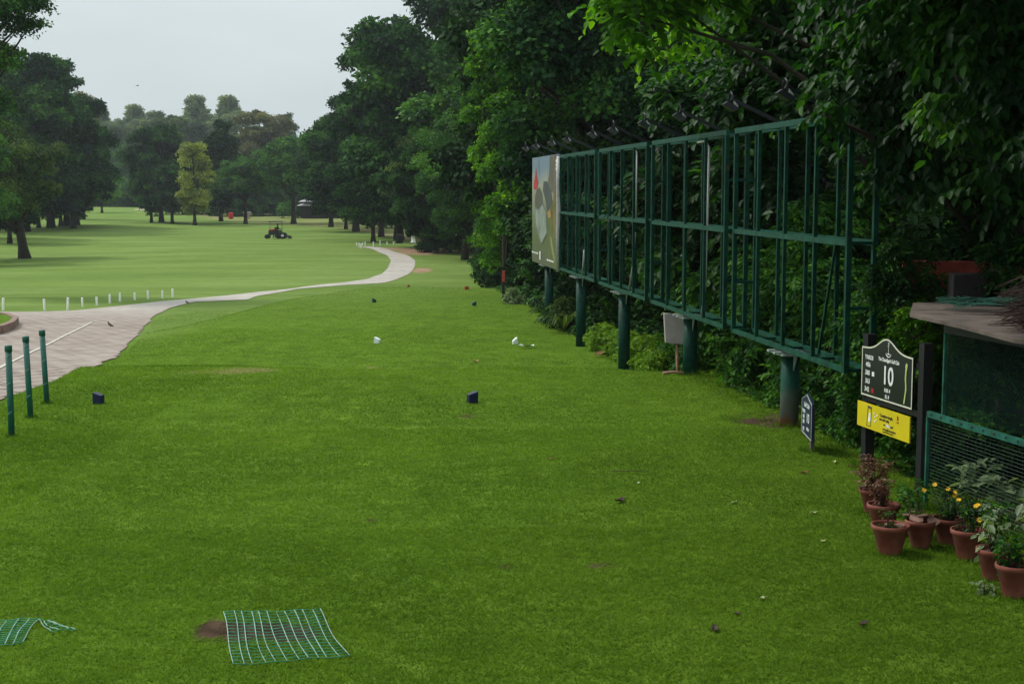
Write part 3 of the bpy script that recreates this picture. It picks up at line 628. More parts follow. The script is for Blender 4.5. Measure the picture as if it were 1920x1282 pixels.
# hazy far wood, each tree its own
GF = 'tall hazy trees far behind the fairway'
far = [(196, 470, .78, 'haze_euc', 'leftmost tall hazy tree beside the dark left group'), (238, 500, .86, 'haze_euc2', 'hazy tree with a narrow crown, second of the far row'), (262, 480, .84, 'haze_euc', 'broad hazy tree left of the far row\'s centre'),
       (300, 520, .86, 'haze_euc', 'hazy tree standing behind the dense mid-green tree'), (338, 500, .87, 'haze_euc2', 'narrow hazy tree behind the yellow tree'), (372, 455, .97, 'haze_euc', 'tallest hazy tree above the yellow tree'),
       (405, 470, .9, 'haze_euc2', 'hazy tree between the yellow tree and the brownish crown'), (436, 460, .98, 'haze_euc', 'pale hazy tree rising left of the brownish crown'), (500, 480, .85, 'haze_euc2', 'hazy tree showing behind the brownish crown'), (538, 440, .9, 'haze_euc2', 'thin hazy tree top rising over the brownish crown'),
       (216, 530, .8, 'haze_euc2', 'pale narrow tree behind the gap at the left of the far row'), (470, 520, .8, 'haze_euc', 'hazy tree hidden low behind the brownish crown'), (575, 480, .62, 'haze_euc', 'low hazy tree where the far row meets the right tree line')]
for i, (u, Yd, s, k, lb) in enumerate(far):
    put_tree(k, 'tree', lb, 'tree', U(u, Yd), Yd, s * (1.3 if i < 5 or i == 10 else 1.16), i * 1.3, GF, 'haze_euc' if i % 3 else 'olive')
GB = 'blue-green bushes along the foot of the far wood'
for i, (u, Yd, s, lb) in enumerate([(190, 395, 1.5, 'leftmost dark bush at the foot of the far wood'), (222, 385, 1.6, 'rounded dark bush under the broad hazy tree'), (250, 390, 1.7, 'dark bush in the middle of the far wood\'s foot'), (280, 380, 1.6, 'dark bush touching the dense mid-green tree'),
                              (318, 385, 1.7, 'dark bush showing between the mid-green trunks'), (352, 375, 1.5, 'dark bush behind the yellow tree\'s trunk'), (392, 370, 1.5, 'dark bush right of the yellow tree\'s trunk'), (440, 340, 1.5, 'dark bush behind the domed tree nearest the mower'), (480, 330, 1.4, 'dark bush between the two domed trees'), (530, 330, 1.6, 'dark bush right behind the mower'), (585, 300, 1.5, 'dark bush left of the pale roofed shed'), (630, 270, 1.4, 'dark bush right of the pale roofed shed'), (205, 420, 2.2, 'tall dark bush at far left before the hazy wood'), (262, 425, 2.1, 'tall dark bush mid way before the hazy wood')]):
    put_tree('bush', 'bush', lb, 'bush', U(u, Yd), Yd, s * 1.6, i * .9, GB, 'dark' if i % 3 else 'mid')
GM = 'dark bushes closing the gaps behind the middle trees'
for i, (u, Yd, s_, lb) in enumerate([(345, 285, 1.0, 'leftmost, behind the yellow tree'), (388, 292, 1.15, 'second from the left, right of the yellow tree'), (432, 280, 1.1, 'third from the left, behind the red barrel'), (478, 286, 1.2, 'behind the pale hut'), (520, 290, 1.2, 'directly behind the mower'), (556, 288, 1.1, 'between the mower and the pale roofed shed'), (625, 284, 1.15, 'close on the right of the pale roofed shed, before the farther one'), (662, 270, 1.1, 'behind the first trunk of the right tree line'), (700, 230, 1.0, 'behind the row of thin white posts'), (735, 205, 1.0, 'behind the litter bin')]):
    put_tree('bush', 'bush', 'dark bush ' + lb, 'bush', U(u, Yd), Yd, s_, i * 1.3, GM, 'dark')
GH2 = 'pale hazy trees of the second far row'
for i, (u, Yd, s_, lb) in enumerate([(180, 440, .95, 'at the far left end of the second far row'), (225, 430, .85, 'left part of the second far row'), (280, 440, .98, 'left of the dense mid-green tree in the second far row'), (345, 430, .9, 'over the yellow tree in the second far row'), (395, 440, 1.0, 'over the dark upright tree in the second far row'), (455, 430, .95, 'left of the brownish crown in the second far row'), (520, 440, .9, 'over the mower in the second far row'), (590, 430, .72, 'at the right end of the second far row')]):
    put_tree('big2' if i % 2 else 'big3', 'tree', 'pale hazy tree ' + lb, 'tree', U(u, Yd), Yd, s_ * (1.6 if i % 2 else 1.72), i * 2.3, GH2, 'haze_euc' if i % 3 else 'olive')
# mid trees
put_tree('big3', 'tree', 'dense mid-green tree standing in front of the hazy wood', 'tree', U(305, 240), 240, .98, .7)
put_tree('low', 'tree', 'darker low tree in front of the dense mid-green tree', 'tree', U(325, 232), 232, 1.05, .2, None, 'dark')
put_tree('col', 'tree', 'narrow dark tree beside the yellow tree\'s left side', 'tree', U(286, 236), 236, .8, 3)
put_tree('yel', 'tree', 'slender yellow-green tree in the middle distance', 'tree', U(367, 226), 226, 1.08, .3)
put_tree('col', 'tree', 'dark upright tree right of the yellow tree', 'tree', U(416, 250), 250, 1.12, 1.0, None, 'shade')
put_tree('umb', 'tree', 'smaller dome-shaped tree on the left of the domed pair', 'tree', U(462, 236), 236, .98, .3)
put_tree('umb', 'tree', 'larger dome-shaped tree behind the mower', 'tree', U(552, 232), 232, 1.25, 1.9)
put_tree('big2', 'tree', 'brownish olive tree rising behind the domed trees', 'tree', U(500, 320), 320, 1.12, .8, None, 'brown')
put_tree('big3', 'tree', 'brownish tree right behind the larger domed tree', 'tree', U(556, 310), 310, .95, 1.8, None, 'brown')
# right line
GR = 'large trees along the right of the fairway'
rt = [(622, 215, 'big3', .84, 'dark', 'dark tree at the far end of the right tree line beside the sky'), (668, 190, 'big2', .92, 'dark', 'dark tree with a spreading arm against the sky, second in the right line'), (650, 200, 'low', .95, 'shade', 'low dark tree over the pale roofed shed'),
      (715, 172, 'big3', .82, 'dark', 'dark tree over the twin trunks at the path bend'), (748, 162, 'big2', 1.1, 'dark', 'tall dark tree on the sky line left of the highest dome'), (700, 158, 'low', .95, 'dark', 'low dark crown hanging over the row of short white posts'),
      (828, 140, 'big1', 1.2, 'dark', 'highest dark dome of the right tree line'), (800, 128, 'big3', .6, 'dark', 'shaded dark tree under the highest dome'), (925, 122, 'big2', .95, 'mid', 'dark tree right of the highest dome, top cut by the picture'), (905, 128, 'big3', .8, 'mid', 'mid-green tree low in front of the highest dome')]
for i, (u, Yd, k, s, m_, lb) in enumerate(rt): put_tree(k, 'tree', lb, 'tree', U(u, Yd), Yd, s, i * 1.7 + .5, GR, m_)
put_tree('fine', 'tree', 'grey-olive fine-leaved tree standing beside the path\'s right bank', 'tree', U(812, 132), 132, 1.5, .4)
put_tree('fine', 'tree', 'yellowish olive tree between the dark dome and the bright sapling', 'tree', U(872, 116), 116, 1.45, 1.4, None, 'mid')
put_tree('sap', 'tree', 'bright green feathery young tree left of the printed billboard', 'tree', U(945, 70), 70, 1.22, .2)
put_tree('sap', 'tree', 'second bright green young tree, lower, beside the first', 'tree', U(928, 86), 86, .95, 1.4, None, 'mid')
put_tree('bush', 'bush', 'dark bush at the foot of the grey-olive tree', 'bush', U(845, 128), 128, .7, .4, None, 'dark')
put_tree('bush', 'bush', 'dark bush at the lawn edge below the bright young tree', 'bush', U(945, 88), 88, .5, 1.4, None, 'dark')
put_tree('bush', 'bush', 'dark bush beside the red-topped stake', 'bush', U(1035, 52), 52, .42, 2.4, None, 'shade')
put_tree('bush', 'bush', 'dark bush under the tall trees behind the young tree', 'bush', U(1015, 76), 76, .7, .9, None, 'shade')
GD = 'dark trees filling the wood behind the billboard'
bk = [(1095, 90, 'big1', .9), (1120, 70, 'big2', .95), (1230, 62, 'big3', 1.0), (1380, 56, 'big2', .92), (1560, 50, 'big3', .95), (1750, 46, 'big2', .9), (1950, 44, 'big1', .8), (1080, 110, 'big1', 1.0), (1300, 100, 'big2', 1.0), (2200, 40, 'big3', .9)]
bl = ['behind the printed billboard', 'behind the left end of the empty frame', 'behind the second empty frame', 'behind the third empty frame', 'behind the nearest empty frame', 'behind the black hole sign', 'behind the mesh cage', 'farthest back over the printed billboard', 'farthest back over the empty frames', 'beyond the right picture edge']
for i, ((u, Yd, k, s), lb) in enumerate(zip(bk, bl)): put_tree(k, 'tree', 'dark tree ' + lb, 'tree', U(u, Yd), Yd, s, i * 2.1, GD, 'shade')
hb = [(1110, 50, 1.0), (1200, 44, .95), (1290, 38, .9), (1420, 33, .9), (1540, 29, .85), (1690, 27, .8), (1850, 25, .8), (2020, 22, .8)]
hl = ['left end of the empty frames', 'second column', 'third column', 'grey switch box', 'nearest empty frame', 'black hole sign', 'red wall', 'mesh cage']
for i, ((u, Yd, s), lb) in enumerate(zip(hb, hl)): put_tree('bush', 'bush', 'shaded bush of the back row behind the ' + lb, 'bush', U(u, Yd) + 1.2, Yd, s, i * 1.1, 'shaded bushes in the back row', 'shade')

# dark fine-leaved canopy over the middle and near broad-leaved trees, clumps set out in the real crown volume
def hand_tree(name, label, cat, base, clumps, n, size, mat, r0, ntop, lean=(0, 0), kind='sprig', per=7, fill=.6, seed=1, nl=14, droop=.35, trunk_h=2.0, bark='bark', extra=None):
    rg = np.random.default_rng(seed); z = Hs(*base); e = thing(name, label, cat, (*base, z))
    o0 = ORG[e.name]; c_all = fractal(rg, clumps, 3) if kind == 'leaf' else clumps
    tm = trunk_mb(rg, trunk_h, ntop, r0, clumps, nl, lean, (*base, z))
    if extra: extra(tm)
    tm.build('trunk', M[bark], e)
    link('crown', crown_mesh(rg, [(a - o0[0], b - o0[1], c - o0[2], *rr) for a, b, c, *rr in c_all], n, size, LM[mat], kind, per, droop, fill=fill), e)
    return e
def CL(lst, fl=.75): return [(*P(u, v, Yd), r_, r_, r_ * fl) for u, v, Yd, r_ in lst]
rg = np.random.default_rng(3)
c1 = CL([(rg.uniform(985, 1330), rg.uniform(-130, 260), rg.uniform(40, 50), rg.uniform(.8, 1.4)) for _ in range(46)] + [(1000, 330, 44, 1.1), (960, 60, 46, 1.0), (985, 140, 46, 1.1), (1010, 250, 45, 1.2), (1060, 300, 44, 1.0), (1140, 300, 44, .9)])
hand_tree('tree', 'dark fine-leaved tree over the printed billboard, sky glinting through', 'tree', (3.6, 46), c1, 70000, .19, 'dark', .4, 9, (.0, -1), 'leaf', fill=.75, seed=31, nl=30)
c2 = CL([(1450, 60, 24, 1.0), (1500, 130, 23, .9), (1400, 200, 24, .85), (1560, 180, 22, .8), (1480, 250, 24, .8), (1620, 60, 22, 1.0), (1330, 270, 27, .85), (1300, 340, 27, .9), (1250, 400, 28, .9), (1410, 330, 25, .8),
         (1500, 350, 23.5, .7), (1560, 440, 22, .7), (1450, 460, 24, .8), (1340, 450, 27, .8), (1380, 550, 25, .8), (1480, 570, 23, .7), (1280, 190, 27, .7), (1350, 130, 26, .4), (1540, 20, 23, 1.0), (1640, 200, 21, .8), (1500, -60, 23, 1.3), (1430, 140, 25, .8), (1370, 390, 26, .7), (1300, 500, 27, .7)], .85)
def fork(tm):
    tm.tube([(5.4, 26, 1.5), (4.9, 25.8, 3.6), (4.25, 25.4, 5.6), (3.7, 25.2, 7.2), (3.2, 25, 9)], [.26, .24, .24, .2, .15], 9)
hand_tree('tree', 'broad-leaved tree with leaning dark trunk directly behind the empty frames', 'tree', (5.6, 26), c2, 34000, .2, 'broad', .3, 5, (-.7, -.3), seed=41, extra=fork, nl=18)
c3 = CL([(1150, 15, 21, .45), (1215, 30, 21, .5), (1180, 75, 21.5, .35), (1270, 10, 21, .5), (1240, 100, 22, .35), (1320, -10, 21, .55), (1190, -40, 21, .6), (1290, 60, 22, .3), (1420, -60, 20, .9), (1350, -70, 20, .8)], .6)
hand_tree('branch_tree', 'tree whose bright heart-shaped leaves hang at the picture top above the floodlights', 'tree', (6.4, 21.5), c3 + CL([(1600, -150, 20, 1.2), (1500, -160, 20, 1.1)]), 5600, .19, 'bright', .16, 7, (-1, 0), seed=43, nl=4)
c4 = CL([(1700, 60, 15, .55), (1610, 100, 15.5, .45), (1575, 165, 15, .3), (1545, 215, 14.2, .2), (1690, 170, 15, .5), (1800, 100, 14, .6), (1880, 50, 13, .6), (1745, 250, 14.5, .4), (1700, 320, 15, .35), (1830, 220, 13.5, .5),
         (1905, 180, 13, .5), (1870, 340, 14, .4), (1655, 240, 15, .32), (1780, 0, 14, .7), (1915, 290, 15, .5), (1630, 10, 16, .7), (1960, 100, 13, .7), (2000, 260, 13, .7), (1700, -60, 14, .9), (1850, -70, 13, 1), (1660, 330, 15.3, .25),
         (1620, 160, 15.5, .4), (1770, 330, 14.6, .4), (1830, 300, 15.5, .5), (1960, 380, 14, .5)], .85)
hand_tree('tree', 'near tree with big drooping glossy leaves over the top right corner', 'tree', (5.9, 16.4), c4, 17500, .135, 'broad', .2, 5.5, (-.9, -.8), seed=47, nl=20, droop=.7)
c5 = [(a, b, c, 1.3, 1.3, .9) for a, b, c in [(rg.uniform(-2.2, 10), rg.uniform(-3, 14.5), rg.uniform(6.4, 9)) for _ in range(88)] if not (b > 9 and c < 6) and not (a < 1.0 and b > 5)]  # crown kept out of view, spread overhead to put the near lawn in shade
hand_tree('tree', 'unseen tree added right of the mesh cage, its crown spread to shade the near lawn', 'tree', (8.2, 6.5), c5, 46000, .22, 'broad', .35, 7, (-.5, 0), seed=53, nl=20)
c6 = CL([(905, 75, 62, .6), (925, 110, 62, .7), (893, 135, 62, .5), (912, 175, 62, .7), (945, 200, 61, .7), (930, 255, 62, .8), (958, 300, 61, .7), (922, 330, 62, .7), (962, 385, 61, .8), (900, 295, 63, .5), (955, 430, 61, .7), (985, 350, 60, .5), (935, 395, 62, .6), (950, 150, 62, .5), (880, 220, 63, .45), (975, 250, 61, .45)], .9)
hand_tree('tree', 'tall slender yellow-green tree left of the printed billboard', 'tree', (-.3, 62), c6, 26000, .15, 'bright', .16, 9, (0, 0), 'leaf', fill=.8, seed=59, nl=16)
# creeper-clad shrubs forming the hedge behind the billboard
def shrub(key, seed, Hh, Rr, n, size, mat, cr=.4, nc=36, kind='sprig', per=7, fill=.7):
    proto(key, seed, Hh, Rr, .1, cr, nc, n, size, mat, 'skirt', r0=.05, nl=10, fill=fill, kind=kind, per=per)
shrub('sh1', 61, 3.4, 1.3, 11000, .13, 'broad'); shrub('sh2', 62, 2.4, 1.2, 9500, .11, 'broad'); shrub('sh3', 63, 1.3, .85, 6000, .085, 'mid', .28, 26); shrub('sh4', 64, 1.0, .8, 6500, .07, 'bright', .26, 26)
shrub('sh5', 65, .75, .55, 2600, .075, 'pale', .2, 16)
GH = 'creeper-covered shrubs in the hedge behind the billboard'
hd = [(16.6, 1.25, 'sh3', 1.0, 'small sign'), (17.9, 1.2, 'sh2', .7, 'nearest column'), (19.0, 1.1, 'sh2', .85, 'nearest frame\'s far end'), (20.4, 1.3, 'sh1', .8, 'gap between the two nearest frames'), (21.6, 1.15, 'sh2', .8, 'switch box column'), (23.4, 1.5, 'sh1', .8, 'grey switch box'),
      (26, 1.6, 'sh2', .9, 'yellow-green bushes'), (28.5, 1.9, 'sh1', .85, 'third column'), (31.5, 2.0, 'sh1', .95, 'second column'), (34.5, 1.6, 'sh1', 1.0, 'palm'), (38, 1.4, 'sh1', 1.0, 'printed billboard column'), (41, 1.3, 'sh1', 1.0, 'printed billboard\'s left edge'), (44.5, 1.2, 'sh1', 1.0, 'red-topped stake'),
      (18.2, 2.6, 'sh1', .95, 'hedge behind the nearest frame'), (21.8, 3.0, 'sh1', 1.05, 'hedge behind the second frame'), (25.8, 3.4, 'sh1', 1.1, 'hedge at the leaning trunk'), (30.5, 3.6, 'sh1', 1.2, 'hedge at the middle frame')]
for i, (yy, dx, k, s, lb) in enumerate(hd): put_tree(k, 'shrub', 'leafy shrub with creepers beside the ' + lb, 'shrub', line_x(yy) + dx, yy, s, i * 1.9, GH, 'mid' if i < 8 or i > 12 else 'broad')
GY = 'yellow-green bushes under the billboard'
for i, (yy, dx, s, lb) in enumerate([(31.5, .45, .66, 'leftmost, right of the second column'), (29.8, .5, .7, 'second from the left, half hidden by the column'), (28.2, .55, .75, 'middle, right of the column'), (26.9, .6, .75, 'rightmost, left of the grey switch box'), (24.2, .9, .5, 'small one at the foot of the switch box post')]):
    put_tree('sh4', 'bush', 'low yellow-green bush, ' + lb, 'bush', line_x(yy) + dx, yy, s, i * 1.4, GY, 'lime')
put_tree('sh3', 'shrub', 'small leafy shrub behind the black hole sign', 'shrub', 4.75, 15.0, 1.0, .3)
put_tree('sh3', 'shrub', 'small light-green shrub between the two hole signs', 'shrub', 4.3, 16.3, .8, 1.3)
put_tree('sh5', 'shrub', 'low pale-leaved shrub at the foot of the red-topped stake', 'shrub', U(962, 44), 44, .7, .3)
put_tree('sh5', 'shrub', 'low grey-green shrub at the foot of the second column', 'shrub', U(1062, 36), 36, 1.1, 1.3, None, 'olive')
GV = 'leafy plants above the red wall'
for i, (x_, y_, z_, s, lb) in enumerate([(5.05, 14.25, 1.72, .6, 'right of the dark box'), (5.45, 13.9, 1.72, .8, 'over the heap of twigs'), (6.3, 13.6, 1.72, 1.0, 'at the right picture edge above the slab'), (4.3, 15.9, .55, .95, 'between the hole sign and the slab roof')]):
    put_tree('sh3', 'shrub', 'leafy plant ' + lb, 'shrub', x_, y_, s, i * 2.0, GV, 'mid' if i % 2 else 'broad', dz=z_)
put_tree('sh3', 'shrub', 'light-green leafy shrub under the left end of the slab', 'shrub', 4.5, 13.9, .6, 2.0, None, 'mid')
put_tree('sh3', 'shrub', 'bright leafy shrub rising just behind the top of the black hole sign', 'shrub', 4.3, 14.85, .62, 1.0, None, 'bright', dz=1.02)
put_tree('sh3', 'shrub', 'dark creeper hanging over the left end of the red wall', 'shrub', 4.1, 15.0, .55, 1.0, None, 'broad', dz=1.75)
put_tree('sh1', 'shrub', 'dark shrub rising behind the red wall', 'shrub', 5.4, 15.9, 1.0, 2.0, None, 'shade', dz=.6)

# ------------------------------------------------------------------ billboards
DV = Vector((-.1226, 1, 0)).normalized(); QV = Vector((DV.y, -DV.x, 0))
ZB, ZM, ZT = .95, 2.33, 3.70
names = ['nearest empty green billboard frame, on the column with bare soil round its foot', 'second empty green billboard frame from the black hole sign, grey switch box by its column', 'middle empty green billboard frame with yellow-green bushes behind its column',
         'empty green billboard frame next to the printed one', 'printed golf billboard with red flag picture, at the far left end of the frames']
cols_uv = [(1485, 800), (1293, 713), (1170, 700), (1088, 650), (1028, 608)]
secY = [(15.0, 19.35), (19.76, 24.4), (24.8, 29.3), (29.75, 34.45), (34.5, 39.1)]
armY = [(16.1, 18.3), (21.0, 23.4), (26.0, 28.1), (31.2, 33.4), (36.0, 38.0)]
for i in range(5):
    ya, yb = secY[i]; ycol = [17.3, 22.25, 27.4, 32.3, 37.2][i]
    def pt(y, q, z): 
        return Vector((line_x(y), y, z)) + QV * q
    zc = Hs(line_x(ycol), ycol)
    e = thing('billboard', names[i], 'billboard', (line_x(ycol), ycol, zc), 'green billboard structures in a row')
    c = MB(); c.tube([(line_x(ycol), ycol, zc - .2), (line_x(ycol), ycol, ZB - .03)], .113, 24); c.build('column', M['column_worn'] if i == 0 else M['paint_green'], e)
    fl = MB(); fl.box((line_x(ycol), ycol, ZB - .05), (.36, .5, .02), rz=.122)
    for s in (-1, 1):
        a = Vector((line_x(ycol), ycol, ZB - .06)); fl.prism([a + DV * s * .11, a + DV * s * .24, a + DV * s * .11 - Vector((0, 0, .2))], QV * .012)
        fl.bar(pt(ycol + s * .12, -.25, ZB - .027), pt(ycol + s * .12, .25, ZB - .027), .08, .025)
    fl.build('flange', M['steel'], e)
    n = 5; ys = [ya + (yb - ya) * k / (n - 1) for k in range(n)]
    for q, dz in ((-.14, 0), (.14, 0)):
        for z, w_, h_ in ((ZB + .03, .05, .055), (ZM, .05, .06), (ZT - .03, .05, .07)):
            r_ = MB(); r_.bar(pt(ya + .003, q, z), pt(yb - .003, q, z), w_, h_); r_.build('rail', M['paint_green_rail'], e)
        for k, y in enumerate(ys):
            if i == 4 and q < 0 and 0 < k < n - 1: continue
            yy = y + (.06 if q > 0 and 0 < k < n - 1 else 0) + (.025 if k == 0 else -.025 if k == n - 1 else 0)
            r_ = MB(); wv = .056 if k in (0, n - 1) else .043
            r_.bar(pt(yy, q - .004 * (1 if q < 0 else -1), ZB + .004), pt(yy, q - .004 * (1 if q < 0 else -1), ZT - .066), wv, wv); r_.build('upright', M['paint_green'], e)
    tl = []
    class T_:
        @staticmethod
        def bar(*a): tl.append(a)
    t_ = T_
    for y in (ya + .03, yb - .03):
        for z in (ZB + .03, 1.64, ZM, 3.02, ZT - .03): t_.bar(pt(y, -.112, z), pt(y, .112, z), .035, .035)
    for y in ys[1:-1]:
        for z in (ZB + .03, ZT - .03): t_.bar(pt(y, -.112, z), pt(y, .112, z), .03, .03)
    if i < 4 : 
        for z in (ZM, ZT - .03): t_.bar(pt(yb + .001, .1, z), pt(yb + .39, .1, z), .035, .04)
    if i == 0: t_.bar(pt(16.35, .02, ZB + .05), pt(16.1, .11, 2.3), .03, .03)
    for a in tl: MB().bar(*a).build('cross_tie', M['paint_green'], e)
    for k, y in enumerate(armY[i]):
        tip = pt(y, -.52, 4.03)
        a = MB(); a.bar(pt(y, .3, 3.66), tip, .035, .045); arm = a.build('lamp_arm', M['dark_metal'], e)
        f_ = MB(); Mx = Matrix((DV, QV, Vector((0, 0, 1)))).transposed() @ Matrix.Rotation(R(35), 3, 'X')
        c0 = tip + Vector((0, 0, -.1)) - QV * .04
        f_.prism([c0 + Mx @ Vector(p) for p in ((-.06, -.04, .06), (.06, -.04, .06), (.09, .02, -.09), (-.09, .02, -.09))], Mx @ Vector((0, .075, 0)))
        f_.tube([tip + DV * .07 + Vector((0, 0, -.06)), tip + DV * .07 + Vector((0, 0, .05)), tip + Vector((0, 0, .09)), tip - DV * .07 + Vector((0, 0, .05)), tip - DV * .07 + Vector((0, 0, -.06))], .011, 6)
        fo = f_.build('floodlight', M['dark_metal'], arm)
        g_ = MB(); g_.prism([c0 + Mx @ Vector(p) for p in ((-.035, .098, .02), (.035, .098, .02), (.06, .098, -.07), (-.06, .098, -.07))], Mx @ Vector((0, .004, 0))); g_.build('lamp_glass', M['lamp_glass'], arm)
    if i in (1, 2, 3):
        cb = MB(); yk, zt, zb = {1: (21.05, 3.55, ZB + .1), 2: (26.05, 3.5, 2.3), 3: (31.6, 1.6, ZB + .05)}[i]
        if i == 1: pts = [pt(yk + .9, 0, 3.6), pt(yk + .3, -.03, 3.6), pt(yk, -.06, 3.5), pt(yk, -.07, 2.4), pt(yk + .05, -.07, 1.7), pt(yk + .1, -.07, 1.35), pt(yk + .28, -.07, 1.0)]
        elif i == 2: pts = [pt(yk + .5, 0, 3.6), pt(yk + .05, -.06, 3.55), pt(yk, -.07, 3.0), pt(yk, -.07, 2.35)]
        else: pts = [pt(yk, -.06, 1.55), pt(yk + .1, -.06, 1.2), pt(yk + .3, -.05, 1.0)]
        cb.tube(pts, .016, 8); cb.build('cable', M['cable'], e)
        if i == 2:
            cb = MB(); cb.tube([pt(26.15, -.07, 2.1), pt(26.3, -.07, 1.5), pt(26.7, -.06, 1.0)], .017, 8); cb.build('cable', M['cable'], e)
    if i == 4:
        # the printed sheet and what is printed on it
        def bp(s, t, o=0): return pt(yb + (ya - yb) * s, -.185 - o, ZB - .02 + (ZT + .03 - ZB + .02) * t)
        m_, t2, b2 = nmat('poster_print'); N = t2.nodes
        tc = N.new('ShaderNodeTexCoord'); sxyz = N.new('ShaderNodeSeparateXYZ'); t2.links.new(tc.outputs['Generated'], sxyz.inputs[0])
        no = N.new('ShaderNodeTexNoise'); no.inputs['Scale'].default_value = 3; t2.links.new(tc.outputs['Generated'], no.inputs['Vector'])
        ad = N.new('ShaderNodeMath'); ad.operation = 'MULTIPLY_ADD'; ad.inputs[1].default_value = .25; t2.links.new(no.outputs[0], ad.inputs[0]); t2.links.new(sxyz.outputs[2], ad.inputs[2])
        cr = N.new('ShaderNodeValToRGB'); el = cr.color_ramp.elements; el[0].position = .1; el[0].color = (.07, .07, .05, 1); el[1].position = .35; el[1].color = (.07, .09, .03, 1)
        for p_, c_ in ((.6, (.15, .16, .1)), (.85, (.27, .28, .22)), (1.05, (.13, .19, .25))): q2 = el.new(min(1, p_)); q2.color = (*c_, 1)
        t2.links.new(ad.outputs[0], cr.inputs[0]); t2.links.new(cr.outputs[0], b2.inputs['Base Color']); b2.inputs['Roughness'].default_value = .45
        bd = MB(); bd.prism([bp(0, 0), bp(1, 0), bp(1, 1), bp(0, 1)], QV * .03); sheet = bd.build('printed_sheet', m_, e)
        def pr(pix, col, o, nm='print', nz=.2):
            mb_ = MB(); poly = [bp((x - 5) / 260, 1 - (y - 105) / 1130, o) for x, y in pix]; mb_.prism(poly, QV * .003)
            mb_.build(nm, simple('print_ink', col, .45, nz, 2.5), sheet)
        pr([(190, 112), (264, 112), (264, 500), (212, 480), (168, 400), (185, 250)], (.1, .085, .065), .006, 'golf_bag_picture', .4)
        pr([(150, 500), (215, 560), (262, 900), (262, 1228), (180, 1200), (165, 900)], (.085, .1, .03), .005, 'grass_picture', .3)
        pr([(128, 365), (160, 362), (200, 450), (212, 570), (165, 690), (150, 560), (122, 460)], (.045, .055, .06), .009, 'bag_pocket_picture')
        pr([(222, 480), (262, 450), (262, 890), (240, 930), (215, 740)], (.14, .1, .03), .012, 'bag_leg_picture', .4)
        pr([(165, 680), (195, 640), (205, 720), (180, 745)], (.3, .18, .05), .012, 'ball_picture', .3)
        pr([(193, 920), (208, 930), (228, 1050), (250, 1190), (215, 1090)], (.2, .2, .09), .012, 'grass_streak_picture')
        pr([(36, 520), (60, 440), (88, 425), (112, 485), (122, 600), (160, 690), (166, 900), (107, 1030), (72, 930), (45, 820), (38, 650)], (.1, .13, .1), .009, 'club_edge_picture')
        pr([(42, 650), (70, 668), (120, 606), (152, 690), (158, 895), (107, 1012), (80, 920), (52, 810)], (.19, .22, .2), .013, 'club_head_picture', .35)
        pr([(88, 436), (108, 488), (118, 598), (70, 662), (40, 610), (38, 520), (62, 446)], (.075, .07, .055), .013, 'club_face_picture')
        pr([(46, 212), (58, 300), (74, 372), (60, 432), (36, 452), (22, 440), (26, 370), (40, 300)], (.38, .015, .025), .009, 'red_flag_picture')
        mb_ = MB()
        for k in range(5): mb_.prism([bp(.02 + .055 * k + a, b, .016) for a, b in ((0, .085), (.035, .085), (.035, .1), (0, .1))], QV * .002)
        for k in range(4): mb_.prism([bp(.62 + .065 * k + a, b, .016) for a, b in ((0, .055), (.045, .055), (.045, .07), (0, .07))], QV * .002)
        mb_.prism([bp(a, b, .016) for a, b in ((.33, .04), (.37, .04), (.37, .12), (.33, .12))], QV * .002)
        for k in range(3): mb_.prism([bp(a, b - .035 * k, .016) for a, b in ((.93, .93), (.98, .93), (.98, .955), (.93, .955))], QV * .002)
        mb_.build('small_print', M['letter'], sheet)
        ro = MB(); ro.tube([bp(1, -.01, .0) + DV * -.03, bp(1, .3, .02) - DV * .06, bp(1, .5, .01) - DV * .09, bp(1, .75, .02) - DV * .05, bp(1, .98, 0) - DV * .05], [.05, .045, .05, .045, .055], 10); ro.build('rolled_edge', M['cable'], sheet)

# ------------------------------------------------------------------ lettering helper
def letters(txt, org, ex, ez, size, mat, parent, name='lettering', sx=1.0, align='CENTER', ext=.0015, bold=0.0):
    cu = bpy.data.curves.new('t', 'FONT'); cu.body = txt; cu.size = size; cu.extrude = ext; cu.align_x = align; cu.align_y = 'CENTER'; cu.offset = bold; cu.resolution_u = 4
    ob = bpy.data.objects.new('t', cu); C.objects.link(ob); dg = bpy.context.evaluated_depsgraph_get()
    me = bpy.data.meshes.new_from_object(ob.evaluated_get(dg)); bpy.data.objects.remove(ob); bpy.data.curves.remove(cu)
    ex = Vector(ex).normalized(); ez = Vector(ez).normalized(); en = ex.cross(ez)
    o0 = Vector(ORG[parent.name]); org = Vector(org)
    me.transform(Matrix(((ex.x * sx, ez.x, en.x, org.x - o0.x), (ex.y * sx, ez.y, en.y, org.y - o0.y), (ex.z * sx, ez.z, en.z, org.z - o0.z), (0, 0, 0, 1))))
    me.materials.clear(); me.materials.append(mat); return link(name, me, parent)
